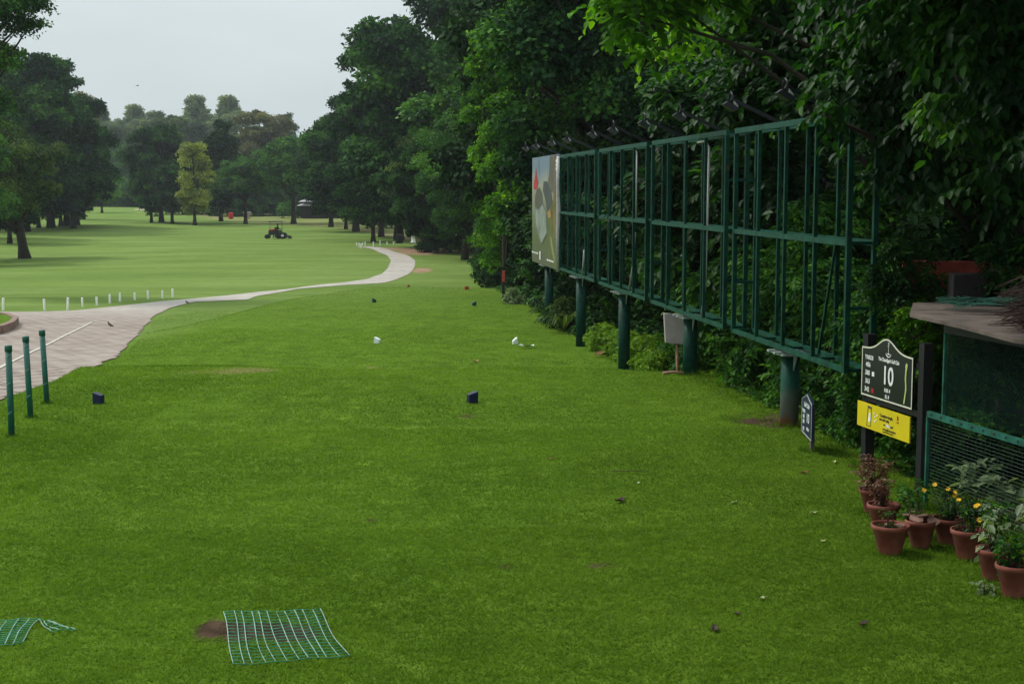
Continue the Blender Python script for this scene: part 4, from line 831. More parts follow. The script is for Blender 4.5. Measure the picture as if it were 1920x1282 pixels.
# ------------------------------------------------------------------ big hole sign
A = Vector((3.65, 14.72, 0)); B = Vector((3.877, 13.64, 0)); EX = (B - A).normalized(); W = (B - A).length; EN = EX.cross(Vector((0, 0, 1)))
e = thing('hole_sign', 'large black hole 10 sign on two black posts with a yellow board below', 'sign', (3.75, 14.2, Hs(3.75, 14.2)))
def sp_(s, z, o=0.0): return A + EX * (W * s) + Vector((0, 0, z)) + EN * o
for s, zt in ((.02, 1.40), (1.1, 1.43)):
    mb = MB(); c = sp_(s, 0, -.075); mb.bar(c + Vector((0, 0, Hs(c.x, c.y) - .2)), c + Vector((0, 0, zt)), .1, .1, up=EX); mb.build('post', M['post_black'], e)
mb = MB(); mb.bar(sp_(0, .74, -.04), sp_(1.07, .74, -.04), .03, .06); mb.bar(sp_(0, 1.2, -.04), sp_(1.07, 1.2, -.04), .03, .06); mb.build('batten', M['post_black'], e)
def outline(inset, o):
    pts = []; z0, z1, zp = .77 + inset, 1.277 - inset, 1.405 - inset
    s0 = inset / W; s1 = 1 - inset / W
    pts += [sp_(s0, z0, o), sp_(s1, z0, o), sp_(s1, z1, o)]
    for k in range(1, 24):
        t = k / 24; s = s1 + (s0 - s1) * t; h = math.exp(-((t - .5) / .21) ** 2) - math.exp(-(.5 / .21) ** 2) * (1)
        pts.append(sp_(s, z1 + (zp - z1) * max(0, h), o))
    pts.append(sp_(s0, z1, o)); return pts
mb = MB(); mb.prism(outline(0, 0), -EN * .02); board = mb.build('board', M['black_board'], e)
oo, ii_ = outline(0.002, .001), outline(.016, .001); n = len(oo)
mb = MB(); mb.add(oo + ii_ + [p + EN * .003 for p in oo] + [p + EN * .003 for p in ii_], [(2 * n + k, 2 * n + (k + 1) % n, 3 * n + (k + 1) % n, 3 * n + k) for k in range(n)] + [(k, (k + 1) % n, 2 * n + (k + 1) % n, 2 * n + k) for k in range(n)] + [(n + (k + 1) % n, n + k, 3 * n + k, 3 * n + (k + 1) % n) for k in range(n)])
mb.build('border_line', M['cream'], board)
ZV = (0, 0, 1); L_ = M['letter']
for txt, s, z, sz, sx, bo in (('YARDS', .155, 1.172, .062, .95, .0012), ('406', .135, 1.097, .068, 1.05, .0012), ('380', .125, 1.012, .068, 1.05, .0012), ('363', .13, .925, .068, 1.05, .0012), ('342', .12, .84, .068, 1.05, .0012),
                         ('The Chandigarh Golf Club', .545, 1.187, .052, .8, .0012), ('10', .535, 1.025, .26, .95, .004), ('PAR 4', .53, .882, .055, .9, .0012), ('S.I. 8', .53, .82, .05, .9, .0012)):
    letters(txt, sp_(s, z, .0035), EX, ZV, sz, L_, board, sx=sx, bold=bo)
mb = MB(); mb.prism([sp_(a, b, .001) for a, b in ((.215, .99), (.262, .99), (.262, 1.035), (.215, 1.035))], EN * .003); mb.build('white_square', L_, board)
mb = MB(); mb.prism([sp_(a, b, .001) for a, b in ((.21, .815), (.262, .815), (.262, .862), (.21, .862))], EN * .003); mb.build('red_square', M['red'], board)
mb = MB(); cx, cz = .535, 1.275
ring = [(cx + .045 * math.cos(a) * 1, cz - .02 + .03 * math.sin(a)) for a in np.linspace(math.pi * .95, math.pi * 2.05, 12)]
for (a0, b0), (a1, b1) in zip(ring[:-1], ring[1:]): mb.bar(sp_(a0, b0, .003), sp_(a1, b1, .003), .004, .008)
mb.bar(sp_(cx, cz - .01, .003), sp_(cx, cz + .07, .003), .004, .006); mb.bar(sp_(cx - .02, cz - .02, .003), sp_(cx + .02, cz - .02, .003), .004, .012)
mb.lathe([(.001, .012), (.012, 0), (.001, -.012)], sp_(cx + .004, cz + .085, .003), 8); mb.bar(sp_(cx - .018, cz + .055, .003), sp_(cx + .014, cz + .075, .003), .004, .006)
mb.build('crest', L_, board)
mp_ = [(.875, 1.21), (.893, 1.195), (.89, 1.17), (.878, 1.12), (.872, 1.05), (.882, .99), (.885, .95), (.872, .9), (.862, .85), (.852, .81), (.84, .80), (.836, .815), (.845, .86), (.852, .9), (.862, .95), (.86, .99), (.85, 1.05), (.855, 1.12), (.858, 1.16), (.852, 1.175), (.862, 1.2)]
mb = MB(); mb.prism([sp_(a + .01, b, .001) for a, b in mp_], EN * .004); mb.build('fairway_map', M['map_green'], board)
mb = MB(); mb.prism([sp_(a, b, .02) for a, b in ((-.035, .443), (1.0, .443), (1.0, .70), (-.035, .70))], -EN * .014); yb_ = mb.build('yellow_board', M['yellow_board'], e)
for txt, s, z, sz in (('Complete length,', .56, .625, .043), ('not mid only', .52, .585, .043), ('available at the golf', .6, .54, .028), ('www.golf-accessories', .62, .495, .034), ('open all week for members', .6, .468, .022)):
    letters(txt, sp_(s, z, .0225), EX, ZV, sz, M['ink'], yb_, sx=.95)
mb = MB()
for a, b in (((.19, .66), (.17, .47)), ((.26, .65), (.25, .475)), ((.17, .47), (.25, .475))): mb.bar(sp_(*a, .022), sp_(*b, .022), .004, .005)
mb.prism([sp_(a, b, .021) for a, b in ((.185, .66), (.265, .655), (.262, .675), (.188, .68))], EN * .003)
mb.build('drawing', M['ink'], yb_)
mb = MB(); mb.prism([sp_(a, b, .021) for a, b in ((.2, .52), (.245, .515), (.25, .6), (.21, .61))], EN * .003)
for a, b in ((.31, .61), (.33, .58), (.35, .55), (.32, .53), (.37, .6)): mb.prism([sp_(a + i_, b + j_, .021) for i_, j_ in ((0, 0), (.018, 0), (.018, .016), (0, .016))], EN * .003)
mb.prism([sp_(a, b, .021) for a, b in ((.55, .528), (.64, .522), (.64, .545), (.55, .55))], EN * .003); mb.build('drawing', M['white_paint'], yb_)
mb = MB(); mb.lathe([(.001, .0), (.016, .0)], sp_(.78, .64, .023), 10, M=Matrix((EX, Vector(ZV), EN)).transposed()); mb.prism([sp_(a, b, .021) for a, b in ((.76, .6), (.8, .6), (.8, .612), (.76, .612))], EN * .003); mb.prism([sp_(a, b, .021) for a, b in ((.765, .655), (.795, .655), (.78, .675))], EN * .003); mb.build('emblem', M['red'], yb_)
# ------------------------------------------------------------------ small hole sign
A2 = Vector((3.285, 15.95, 0)); B2 = Vector((3.305, 15.4, 0)); e = thing('hole_sign', 'small navy hole 10 sign on a short post beside the nearest column', 'sign', (3.31, 15.6, Hs(3.31, 15.6)))
E2 = (B2 - A2).normalized(); N2 = E2.cross(Vector(ZV)); E2 = (E2 + Vector((-.035, 0, 0))).normalized(); N2 = E2.cross(Vector(ZV))
def s2(s, z, o=0.0): return A2 + E2 * (.55 * s) + Vector((0, 0, z)) + N2 * o
mb = MB(); mb.prism([s2(0, .16), s2(1, .13), s2(1, .56), s2(.7, .60), s2(.5, .64), s2(.3, .60), s2(0, .56)], -N2 * .022); b2 = mb.build('board', M['navy_board'], e)
mb = MB(); ol = [(0.03, .18), (.97, .15), (.97, .545), (.7, .585), (.5, .622), (.3, .585), (.03, .545)]
for p, q_ in zip(ol, ol[1:] + ol[:1]): mb.bar(s2(*p, .002), s2(*q_, .002), .005, .0035)
mb.build('border_line', M['cream'], b2)
for txt, s, z, sz in (('Golf Club', .5, .5, .07), ('YARDS', .22, .42, .05), ('406', .22, .36, .06), ('380', .22, .30, .06), ('342', .22, .22, .06), ('10', .62, .36, .15), ('PAR 4', .62, .24, .05)):
    letters(txt, s2(s, z, .002), E2, ZV, sz, L_, b2, bold=.001)
mb = MB(); mb.bar(s2(.6, Hs(3.3, 15.6) - .1, -.055), s2(.6, .5, -.055), .04, .055, up=E2); mb.build('post', M['bark_grey'], e)

# ------------------------------------------------------------------ tee markers
def marker(u, v, w_, h_, slope, mat, label, grp, rz=0.0, tilt=0.0):
    g = G(u, v, 10); e_ = MB(); hw = w_ / 2; d_ = w_ * .42
    pf = [Vector((-hw, -d_, 0)), Vector((hw, -d_, 0)), Vector((hw, -d_, h_ * (1 - max(0, slope)))), Vector((-hw, -d_, h_ * (1 + min(0, slope))))]
    e_.prism(pf, (0, 2 * d_, 0)); o = e_.build('tee_marker', mat); bv = o.modifiers.new('bevel', 'BEVEL'); bv.width = .006; bv.segments = 2
    o.location = g - Vector((0, 0, .006)); o.rotation_euler = (0, tilt, rz); tag(o, label, 'tee marker', grp); return o
gm_ = 'tee markers standing on the lawn'
marker(185, 757, .125, .165, .22, M['blue'], 'left navy blue tee marker near the green posts', gm_, -.25)
marker(886, 755, .13, .165, -.25, M['blue'], 'right navy blue tee marker in the middle of the near lawn', gm_, .35)
marker(707, 643, .13, .14, .3, M['white'], 'left white tee marker with slanted top', gm_, -.3, .1)
marker(966, 645, .11, .16, -.45, M['white'], 'right white tee marker beside the scrap of paper', gm_, .3, -.1)
marker(701, 567, .12, .14, .35, M['dgreen'], 'left dark green tee marker', gm_, .5, .1)
marker(889, 573, .12, .15, -.35, M['dgreen'], 'right dark green tee marker', gm_, .3)
marker(766, 538, .13, .13, -.08, M['red'], 'left red tee marker near the path', gm_, .2)
o = marker(875, 539, .13, .13, -.08, M['red'], 'right red tee marker', gm_, -.2); o.location = (U(875, 51.5), 51.5, Hs(U(875, 51.5), 51.5))

# ------------------------------------------------------------------ green posts and white posts
for (u, v, h_, lean), lb in zip(((22, 819, 1.07, 0.0), (58, 783, 1.04, -.03), (89, 756, 1.0, -.04)), ('nearest the picture\'s left edge', 'middle of the three', 'right of the three, nearest the blue marker')):
    g = G(u, v, 10); e = thing('green_post', 'green capped plastic post, ' + lb, 'post', g, 'three green posts at the lawn edge')
    top = g + Vector((lean, 0, h_)); mb = MB(); mb.tube([g - Vector((0, 0, .2)), top - Vector((0, 0, .02))], .037, 16); mb.build('pole', M['post_green'], e)
    mb = MB(); mb.lathe([(.0, .012), (.036, .01), (.043, .0), (.043, -.065), (.038, -.066)], top, 16); mb.build('cap', M['post_green'], e)
    for t in (.08, .39, .72):
        c = g.lerp(top, 1 - t) ; c = g.lerp(top, (1 - t) * .97); mb = MB(); a0 = -2.4
        mb.tube([c + Vector((.039 * math.cos(a), .039 * math.sin(a), .035 * (k / 6 - .5))) for k, a in enumerate(np.linspace(-2.2, -.9, 7))], .0035, 5); mb.build('string_tie', M['cord'], e)
us = [6, 84, 127, 155, 182, 206, 225, 253, 278, 305, 324]; vsn = [584, 584, 583, 577, 574, 570, 567, 564, 562, 561, 559]; hh = [24, 22, 24, 18, 16, 17, 17, 14, 16, 15, 16]
for i, (u, v, h_) in enumerate(zip(us, vsn, hh)):
    g = G(u, v - 1.5, 20); e_ = MB(); r_ = 3.6 / F * g.y / 2 * (1.3 if i < 3 else 1.15); hz = h_ / F * g.y
    e_.lathe([(r_, -.1), (r_, hz - r_ * .5), (r_ * .8, hz), (0, hz + r_ * .1)], (0, 0, 0), 10)
    o = e_.build('white_post', M['white_paint']); o.location = g; o.rotation_euler = (.0, random.Random(i).uniform(-.06, .06), 0)
    tag(o, ('leftmost' if i == 0 else 'rightmost' if i == 10 else '%s from the left' % ('', 'second', 'third', 'fourth', 'fifth', 'sixth', 'seventh', 'eighth', 'ninth', 'tenth')[i]) + ' in the near row of short white posts', 'post', 'short white posts along the near side of the fairway')
fp = [(669, 461, 6), (673.5, 464, 9), (677, 465.5, 9), (680, 461, 6), (685, 461, 8), (700, 463, 10), (713, 461, 9.5), (726, 460, 7), (738, 460, 7)]
for i, (u, v, h_) in enumerate(fp):
    g = G(u, v, 40); o = MB().lathe([(.055, -.1), (.055, h_ / F * g.y * .95), (.03, h_ / F * g.y), (0, h_ / F * g.y)], (0, 0, 0), 8).build('white_post', M['white_paint']); o.location = g; o.rotation_euler = (0, .04 * ((i % 3) - 1), 0)
    tag(o, '%s in the far row of thin white posts at the path bend' % ('leftmost', 'second', 'third', 'fourth', 'fifth', 'sixth', 'seventh', 'eighth', 'rightmost')[i], 'post', 'thin white posts at the far path bend')
g = G(944, 560, 20); e = thing('marker_stake', 'dark stake with red top at the lawn edge', 'stake', g)
MB().box((g.x, g.y, g.z + .2), (.09, .06, .72)).build('stake', M['post_black'], e); MB().box((g.x, g.y, g.z + .74), (.095, .065, .36)).build('red_top', M['stake_red'], e)

# ------------------------------------------------------------------ switch box, sticks
Yb = 23.2; a = P(1250, 587, Yb); zb0, zt0 = .36, .87; xl, xr = U(1250, Yb), U(1250, Yb) + .37
e = thing('switch_box', 'grey switch box on a thin wooden post behind the second column', 'electrical box', (xl + .2, Yb, Hs(xl + .2, Yb)))
mb = MB(); mb.prism([(xl, Yb, zb0 + .03), (xr, Yb, zb0), (xr, Yb, zt0 - .03), (xl - .03, Yb, zt0)], (0, .16, 0)); bx = mb.build('cabinet', M['box_grey'], e)
mb = MB(); mb.prism([(xl + .06, Yb - .006, zb0 + .05), (xr - .02, Yb - .006, zb0 + .03), (xr - .02, Yb - .006, zt0 - .06), (xl + .04, Yb - .006, zt0 - .04)], (0, .005, 0)); dr_ = mb.build('door', M['box_grey'], bx)
mb = MB(); mb.tube([(xl + .22, Yb + .08, Hs(xl + .2, Yb) - .2), (xl + .19, Yb + .07, .4)], [.028, .022], 8); mb.build('post', M['wood'], e)
g = G(1262, 703, 15); mb = MB(); mb.tube([Vector((-.16, 0, .03)), Vector((0, .02, .045)), Vector((.19, 0, .03))], [.025, .022, .018], 8); o = mb.build('stick', M['wood']); o.location = g; tag(o, 'pale wooden stick lying by the switch box post', 'stick')

# ------------------------------------------------------------------ litter, leaves
def flake(u, v, size, mat, name, label, cat, grp=None, seed=0, lift=.012):
    rg = random.Random(seed); g = G(u, v, 7); mb = MB(); n = 9; ang = rg.uniform(0, 6.28); pts = []
    for k in range(n):
        a = 2 * math.pi * k / n; r_ = size * (.5 + .18 * math.sin(2 * a) + rg.uniform(-.1, .08)); pts.append(Vector((r_ * math.cos(a) * 1.25, r_ * math.sin(a) * .6, lift + rg.uniform(0, size * .25))))
    c0 = Vector((0, 0, lift)); top = [c0] + pts; bot = [p - Vector((0, 0, .003)) for p in top]
    mb.add(top + bot, [(0, 1 + k, 1 + (k + 1) % n) for k in range(n)] + [(n + 1, n + 2 + (k + 1) % n, n + 2 + k) for k in range(n)] + [(1 + k, n + 2 + k, n + 2 + (k + 1) % n, 1 + (k + 1) % n) for k in range(n)])
    o = mb.build(name, mat); o.location = g; o.rotation_euler.z = ang * .2; return tag(o, label, cat, grp)
flake(987, 653, .3, M['paper'], 'paper_scrap', 'crumpled white paper beside the right white tee marker', 'litter', seed=3, lift=.03)
flake(1130, 668, .36, M['dry_leaf'], 'fallen_leaf', 'large curled brown leaf left of the middle column', 'leaf', seed=4, lift=.03)
flake(892, 679, .16, M['dry_leaf'], 'fallen_leaf', 'brown and cream leaf in the middle of the lawn beyond the crest', 'leaf', seed=5)
gl = 'small fallen leaves scattered on the near lawn'
for i, (u, v, s, m_, lb) in enumerate([(1163, 941, .12, 'twig', 'dark leaf scrap in the middle of the shaded lawn'), (1376, 944, .06, 'pale_leaf', 'pale leaf left of the flower pots'), (1543, 1016, .05, 'pale_leaf', 'tiny pale leaf left of the lowest pots'), (1525, 963, .07, 'pale_leaf', 'pale leaf level with the second pot'),
      (1510, 888, .09, 'dry_leaf', 'tan leaf left of the big hole sign'), (1340, 1182, .08, 'twig', 'dark reddish leaf at the lower right lawn'), (1382, 1153, .06, 'twig', 'small dark red leaf right of the lower bare spot'), (1618, 1173, .08, 'twig', 'dark leaf at the lower right below the pots'),
      (1031, 862, .06, 'dry_leaf', 'small tan leaf in the centre of the near lawn'), (1197, 907, .03, 'paper', 'white speck in the centre right of the near lawn'), (1565, 868, .07, 'pale_leaf', 'yellowish leaf beside the small sign'), (1430, 1124, .06, 'pale_leaf', 'pale leaf low in the right lawn'),
      (350, 605, .06, 'paper', 'white speck on the bank left of the second tee')]):
    flake(u, v, s, M[m_], 'fallen_leaf', lb, 'leaf', gl, seed=10 + i)
g0 = G(1180, 888, 7); mb = MB(); mb.tube([Vector((-.18, 0, .025)), Vector((0, .01, .03)), Vector((.2, -.01, .022))], [.003, .004, .003], 5); o = mb.build('twig', M['twig']); o.location = g0; tag(o, 'thin dry twig lying in the centre right of the near lawn', 'twig')

# ------------------------------------------------------------------ nets on the lawn
def net(corners, nx_, ny_, name, label, seed, skew=0.0, sub=3):
    rg = np.random.default_rng(seed); c = [G(*p, 6) for p in corners]; cen = sum(c, Vector()) / 4; e = thing(name, label, 'net', cen, 'green nets laid over bare patches')
    def q(s, t):
        p = c[0].lerp(c[1], s).lerp(c[3].lerp(c[2], s), t); k = .005 * math.sin(9 * s + 3 * t) + .007 * math.sin(5 * t + seed + s)
        return Vector((p.x + k, p.y + k * 1.5, Hs(p.x, p.y) + .013 + .004 * math.sin(6 * s + 2 * t + seed) + .004 * math.sin(19 * s + 8 * t)))
    mb = MB()
    for i in range(nx_ + 1):
        s = i / nx_; s = min(1, max(0, s + rg.uniform(-.012, .012))); mb.tube([q(s, t) for t in np.linspace(0, 1, 15)], .0034, 5)
    mb.build('white_cord', M['cord'], e)
    mb = MB()
    for j in range(ny_ + 1):
        t = j / ny_; mb.tube([q(s, t) for s in np.linspace(0, 1, 13)], .0034, 4)
    mb.build('green_twine', M['net'], e)
net([(417, 1152), (598, 1146), (655, 1234), (438, 1248)], 11, 17, 'ground_net', 'green net with pale cords over a bare patch, centre left foreground', 1)
net([(-70, 1166), (74, 1164), (42, 1208), (-90, 1230)], 7, 12, 'ground_net', 'green net cut by the left picture edge', 2)
net([(74, 1164), (100, 1168), (142, 1183), (92, 1187)], 3, 4, 'ground_net', 'crumpled trailing scrap of green net beside the left net', 3)

# ------------------------------------------------------------------ birds
def bird(g, name, label, L, mat, rz, flying=False):
    e = thing(name, label, 'bird', g); m = Matrix.Rotation(rz, 3, 'Z'); gv = Vector(g)
    mb = MB(); P_ = [(-.62, 0, .36), (-.35, 0, .42), (-.12, 0, .5), (.12, 0, .6), (.26, 0, .74), (.34, 0, .82), (.43, 0, .82)]; rr = [.02, .05, .13, .15, .09, .085, .03]
    if flying: P_ = [(x, y, z * .3) for x, y, z in P_]
    mb.tube([gv + m @ Vector(p) * L for p in P_], [r * L for r in rr], 10); b = mb.build('body', mat, e)
    k = MB(); hz = P_[-1][2]; k.tube([gv + m @ Vector((.41, 0, hz)) * L, gv + m @ Vector((.55, 0, hz - .02)) * L], [.03 * L, .004 * L], 6); k.build('beak', M['yellow_beak'], e)
    if flying:
        k = MB()
        for s in (-1, 1): k.prism([gv + m @ Vector(p) * L for p in ((.15, s * .05, .2), (.2, s * .5, .38), (.0, s * 1.0, .3), (-.1, s * .5, .3), (-.15, s * .05, .18))], (0, 0, .01))
        k.build('wings', mat, e)
    else:
        k = MB()
        for s in (-1, 1):
            k.tube([gv + m @ Vector((.02, s * .06, .5)) * L, gv + m @ Vector((.0, s * .07, .25)) * L, gv + m @ Vector((.05, s * .08, .02)) * L, gv + m @ Vector((.16, s * .09, .01)) * L], [.03 * L, .015 * L, .012 * L, .01 * L], 5)
        k.build('legs', M['yellow_beak'], e)
        k = MB()
        for s in (-1, 1): k.prism([gv + m @ Vector(p) * L for p in ((.15, s * .13, .66), (.02, s * .17, .52), (-.3, s * .1, .38), (-.48, s * .05, .36), (-.2, s * .12, .54))], m @ Vector((0, s * .02 * L, 0)))
        k.build('wings', mat, e)
g = G(207, 619, 15); g.z += .02; bird(g, 'bird', 'brown bird walking on the paved path', .26, M['feather'], 2.6)
bird(G(351, 572, 15), 'bird', 'small black bird on the grass by the path edge', .22, M['feather_black'], 2.8)
bird(P(258, 162, 140), 'bird', 'tiny bird flying in the pale sky', .3, M['feather_black'], .8, True)

# ------------------------------------------------------------------ mower with driver
g = G(520, 447.5, 60); g = Vector((g.x, g.y, Hs(g.x, g.y))); sc_ = 2.95
e = thing('mower', 'ride-on mower with red hood and canopy on the fairway', 'mower', g)
def ml(x, y, z): return g + Vector((x, y, z))
mb = MB(); mb.prism([ml(-1.0, -.45, .45), ml(.45, -.45, .4), ml(.5, -.45, .75), ml(-.2, -.45, .8), ml(-.3, -.45, 1.0), ml(-.95, -.45, .95)], (0, .9, 0)); mb.build('body', M['dark_metal'], e)
mb = MB(); mb.prism([ml(-.98, -.42, .96), ml(-.25, -.42, 1.0), ml(-.3, -.42, 1.14), ml(-.85, -.42, 1.1)], (0, .84, 0)); mb.build('hood', M['mower_red'], e)
def wheel(x, y, r, wd):
    k = MB(); Mx = Matrix.Rotation(math.pi / 2, 3, 'X'); k.lathe([(r * .55, -wd / 2), (r * .92, -wd / 2), (r, -wd * .3), (r, wd * .3), (r * .92, wd / 2), (r * .55, wd / 2)], ml(x, y, r), 20, M=Mx); t = k.build('wheel', M['rubber'], e)
    k = MB(); k.lathe([(0, -wd * .35), (r * .56, -wd * .35), (r * .56, wd * .35), (0, wd * .35)], ml(x, y, r), 14, M=Mx); k.build('rim', M['white_paint'] if r > .3 and x > 0 else M['dark_metal'], t)
for y in (-.6, .6): wheel(.72, y, .36, .26); wheel(-1.15, y, .26, .2)
mb = MB()
for (x, y) in ((1.25, -.45), (1.25, .45), (-.1, -.75), (-.1, .75)):
    mb.box(ml(x, y, .28), (.5, .75, .2)); mb.tube([ml(x + .28, y - .38, .12), ml(x + .28, y + .38, .12)], .1, 10)
    mb.bar(ml(x, y, .35), ml(.5, y * .4, .55), .06, .06)
mb.build('cutting_deck', M['dark_metal'], e)
mb = MB()
for k in (-.5, -.2): mb.bar(ml(k, -1.14, .12), ml(k + .08, -1.14, .42), .03, .05)
mb.build('pale_bracket', M['white_paint'], e)
mb = MB(); mb.box(ml(.0, 0, .85), (.45, .5, .12)); mb.box(ml(-.22, 0, 1.1), (.1, .5, .5)); mb.build('seat', M['rubber'], e)
mb = MB(); mb.tube([ml(.6, 0, .7), ml(.48, 0, 1.1)], .03, 6); mb.lathe([(.14, -.01), (.17, -.01), (.17, .01), (.14, .01), (.14, -.01)], ml(.46, 0, 1.12), 14, M=Matrix.Rotation(R(-30), 3, 'Y')); mb.build('steering_wheel', M['rubber'], e)
mb = MB()
for x, y in ((-.85, -.4), (-.85, .4), (.58, -.4), (.58, .4)): mb.tube([ml(x, y, .7), ml(x, y, 2.02)], .014, 6)
mb.build('canopy_post', M['dark_metal'], e)
mb = MB(); mb.prism([ml(-1.0, -.55, 2.0), ml(.75, -.55, 2.0), ml(.68, -.55, 2.08), ml(-.9, -.55, 2.08)], (0, 1.1, 0)); mb.build('canopy', M['dark_metal'], e)
def person(g, label):
    e = thing('person', label, 'person', g); m = bpy.data.meshes.new('body')
    J = [(0, 0, .95), (.02, 0, 1.2), (.03, 0, 1.42), (.04, 0, 1.52), (.05, 0, 1.62), (.07, 0, 1.74), (.07, 0, 1.8),
         (.06, -.2, 1.42), (.18, -.26, 1.18), (.42, -.12, 1.14), (.06, .2, 1.42), (.18, .26, 1.18), (.42, .12, 1.14),
         (.02, -.1, .94), (.42, -.13, .96), (.52, -.13, .55), (.64, -.13, .5), (.02, .1, .94), (.42, .13, .96), (.52, .13, .55), (.64, .13, .5)]
    E_ = [(0, 1), (1, 2), (2, 3), (3, 4), (4, 5), (5, 6), (2, 7), (7, 8), (8, 9), (2, 10), (10, 11), (11, 12), (0, 13), (13, 14), (14, 15), (15, 16), (0, 17), (17, 18), (18, 19), (19, 20)]
    rad = [.14, .14, .15, .06, .07, .1, .05, .07, .05, .035, .07, .05, .035, .1, .075, .05, .045, .1, .075, .05, .045]
    m.from_pydata(J, E_, []); m.materials.append(M['navy_cloth']); o = link('body', m, e)
    md = o.modifiers.new('skin', 'SKIN'); 
    for i_, r_ in enumerate(rad): m.skin_vertices[0].data[i_].radius = (r_, r_) if m.skin_vertices else (r_, r_)
    if m.skin_vertices: m.skin_vertices[0].data[0].use_root = True
    sb = o.modifiers.new('sub', 'SUBSURF'); sb.levels = 1; sb.render_levels = 2
    k = MB(); k.lathe([(.001, 0), (.06, .01), (.095, .07), (.1, .14), (.08, .2), (.04, .235), (.001, .24)], Vector(g) + Vector((.075, 0, 1.56)), 14); k.build('head', M['skin'], e)
    k = MB(); k.lathe([(.13, .0), (.107, .02), (.105, .08), (.07, .13), (.001, .145)], Vector(g) + Vector((.07, 0, 1.69)), 14); k.build('cap', M['mower_red'], e)
def skin_ready():
    # a mesh needs its skin layer before radii can be set
    pass
try:
    person((g.x - .02, g.y, g.z - .02), 'person in dark clothing seated driving the mower')
except Exception as ex_:
    print('person', ex_)

# ------------------------------------------------------------------ flower pots
def pot(u, v, Yp, rr, hh_, label, lean=0.0):
    rr *= .97; hh_ *= .88; x = U(u, Yp); e = thing('flower_pot', label, 'flower pot', (x, Yp, Hs(x, Yp)), 'terracotta pots along the cage')
    c = (x, Yp, Hs(x, Yp)); rb = rr * .56
    mb = MB(); mb.lathe([(0, 0), (rb, 0), (rb * 1.03, .01), (rr * .9, hh_ - .045), (rr * .93, hh_ - .042), (rr, hh_ - .035), (rr * 1.02, hh_ - .018), (rr, hh_), (rr * .93, hh_), (rr * .88, hh_ - .03), (rr * .85, hh_ - .05)], c, 28); mb.build('pot', M['terracotta'], e)
    mb = MB(); rg = random.Random(int(u)); n = 20; vs_ = [(x, Yp, c[2] + hh_ - .03)]; 
    for k in range(n): a = 2 * math.pi * k / n; vs_.append((x + rr * .5 * math.cos(a), Yp + rr * .5 * math.sin(a), c[2] + hh_ - .035 + rg.uniform(-.012, .015)))
    for k in range(n): a = 2 * math.pi * k / n; vs_.append((x + rr * .875 * math.cos(a), Yp + rr * .875 * math.sin(a), c[2] + hh_ - .045 + rg.uniform(-.008, .008)))
    mb.add(vs_, [(0, 1 + k, 1 + (k + 1) % n) for k in range(n)] + [(1 + k, 1 + n + k, 1 + n + (k + 1) % n, 1 + (k + 1) % n) for k in range(n)]); mb.build('soil', M['soil'], e)
    return Vector((x, Yp, c[2] + hh_ - .04))
def plant(c, label, Hh, Rr, n, size, mat, stems=7, cat='plant', flowers=0, seed=0, name='potted_plant', kind='sprig', per=5, lo=.35):
    rg = np.random.default_rng(seed); e = thing(name, label, cat, c); mb = MB(); cl = []
    for k in range(stems):
        a = rg.uniform(0, 6.28); r_ = Rr * rg.uniform(.2, .9); t = Vector((c[0] + r_ * math.cos(a), c[1] + r_ * math.sin(a), c[2] + Hh * rg.uniform(.6, 1)))
        b = Vector(c) + Vector((.02 * math.cos(a), .02 * math.sin(a), -.01)); mb.tube([b, b.lerp(t, .5) + Vector((0, 0, Hh * .08)), t], [.005, .004, .002], 5)
        for q_ in (lo, .75, 1.0): p = b.lerp(t, q_); cl.append((p.x - c[0], p.y - c[1], p.z - c[2], Rr * .33, Rr * .33, Hh * .16))
    mb.build('stem', M['twig'], e)
    link('foliage', crown_mesh(rg, cl, n, size, LM[mat], kind, per, .2, fill=1.0), e)
    for k in range(flowers):
        a = rg.uniform(0, 6.28); r_ = Rr * rg.uniform(.2, 1.0); fc = Vector((c[0] + r_ * math.cos(a), c[1] + r_ * math.sin(a), c[2] + Hh * rg.uniform(.75, 1.15))); f_ = MB(); npet = 8
        tilt = Matrix.Rotation(rg.uniform(.3, 1.2), 3, Vector((1, -.4, 0)))
        for j in range(npet):
            b_ = 2 * math.pi * j / npet; d_ = tilt @ Vector((math.cos(b_), math.sin(b_), .15)); s_ = tilt @ Vector((-math.sin(b_), math.cos(b_), 0))
            f_.add([fc, fc + d_ * .012 + s_ * .006, fc + d_ * .023, fc + d_ * .012 - s_ * .006], [(0, 1, 2, 3)])
        f_.build('flower', M['petal'], e)
    return e
p1 = pot(1650, 968, 12.55, .135, .25, 'farthest flower pot, holding the dried brown plant')
p2 = pot(1670, 1005, 11.85, .145, .27, 'flower pot second from the far end, in front of the dried plant')
p3 = pot(1684, 1048, 11.12, .157, .27, 'round flower pot standing foremost on the grass with wood chips')
p4 = pot(1742, 1046, 11.3, .13, .26, 'flower pot filled with broken pieces of terracotta')
p5 = pot(1795, 1042, 11.42, .14, .25, 'shaded flower pot in the middle of the row, yellow flowers above it')
p6 = pot(1833, 1060, 10.95, .14, .27, 'flower pot right of the shaded one with the orange-leaved marigolds')
p7 = pot(1885, 1092, 10.35, .14, .27, 'flower pot with the round grey-green leaved plant')
p8 = pot(1925, 1125, 9.9, .14, .27, 'nearest flower pot, cut by the right picture edge')
plant(p1, 'dried reddish brown plant in the farthest pot', .3, .2, 900, .035, 'dry', 12, seed=1, name='potted_plant')
plant(p2, 'dark dry bushy plant in the second pot', .26, .15, 700, .03, 'dry', 10, seed=2)
plant(p3, 'few thin grass sprouts in the foremost pot', .16, .1, 60, .045, 'olive', 4, seed=3)
plant(p4 + Vector((-.05, .02, 0)), 'thin green weed among the broken terracotta', .34, .08, 90, .05, 'mid', 4, seed=4, flowers=1)
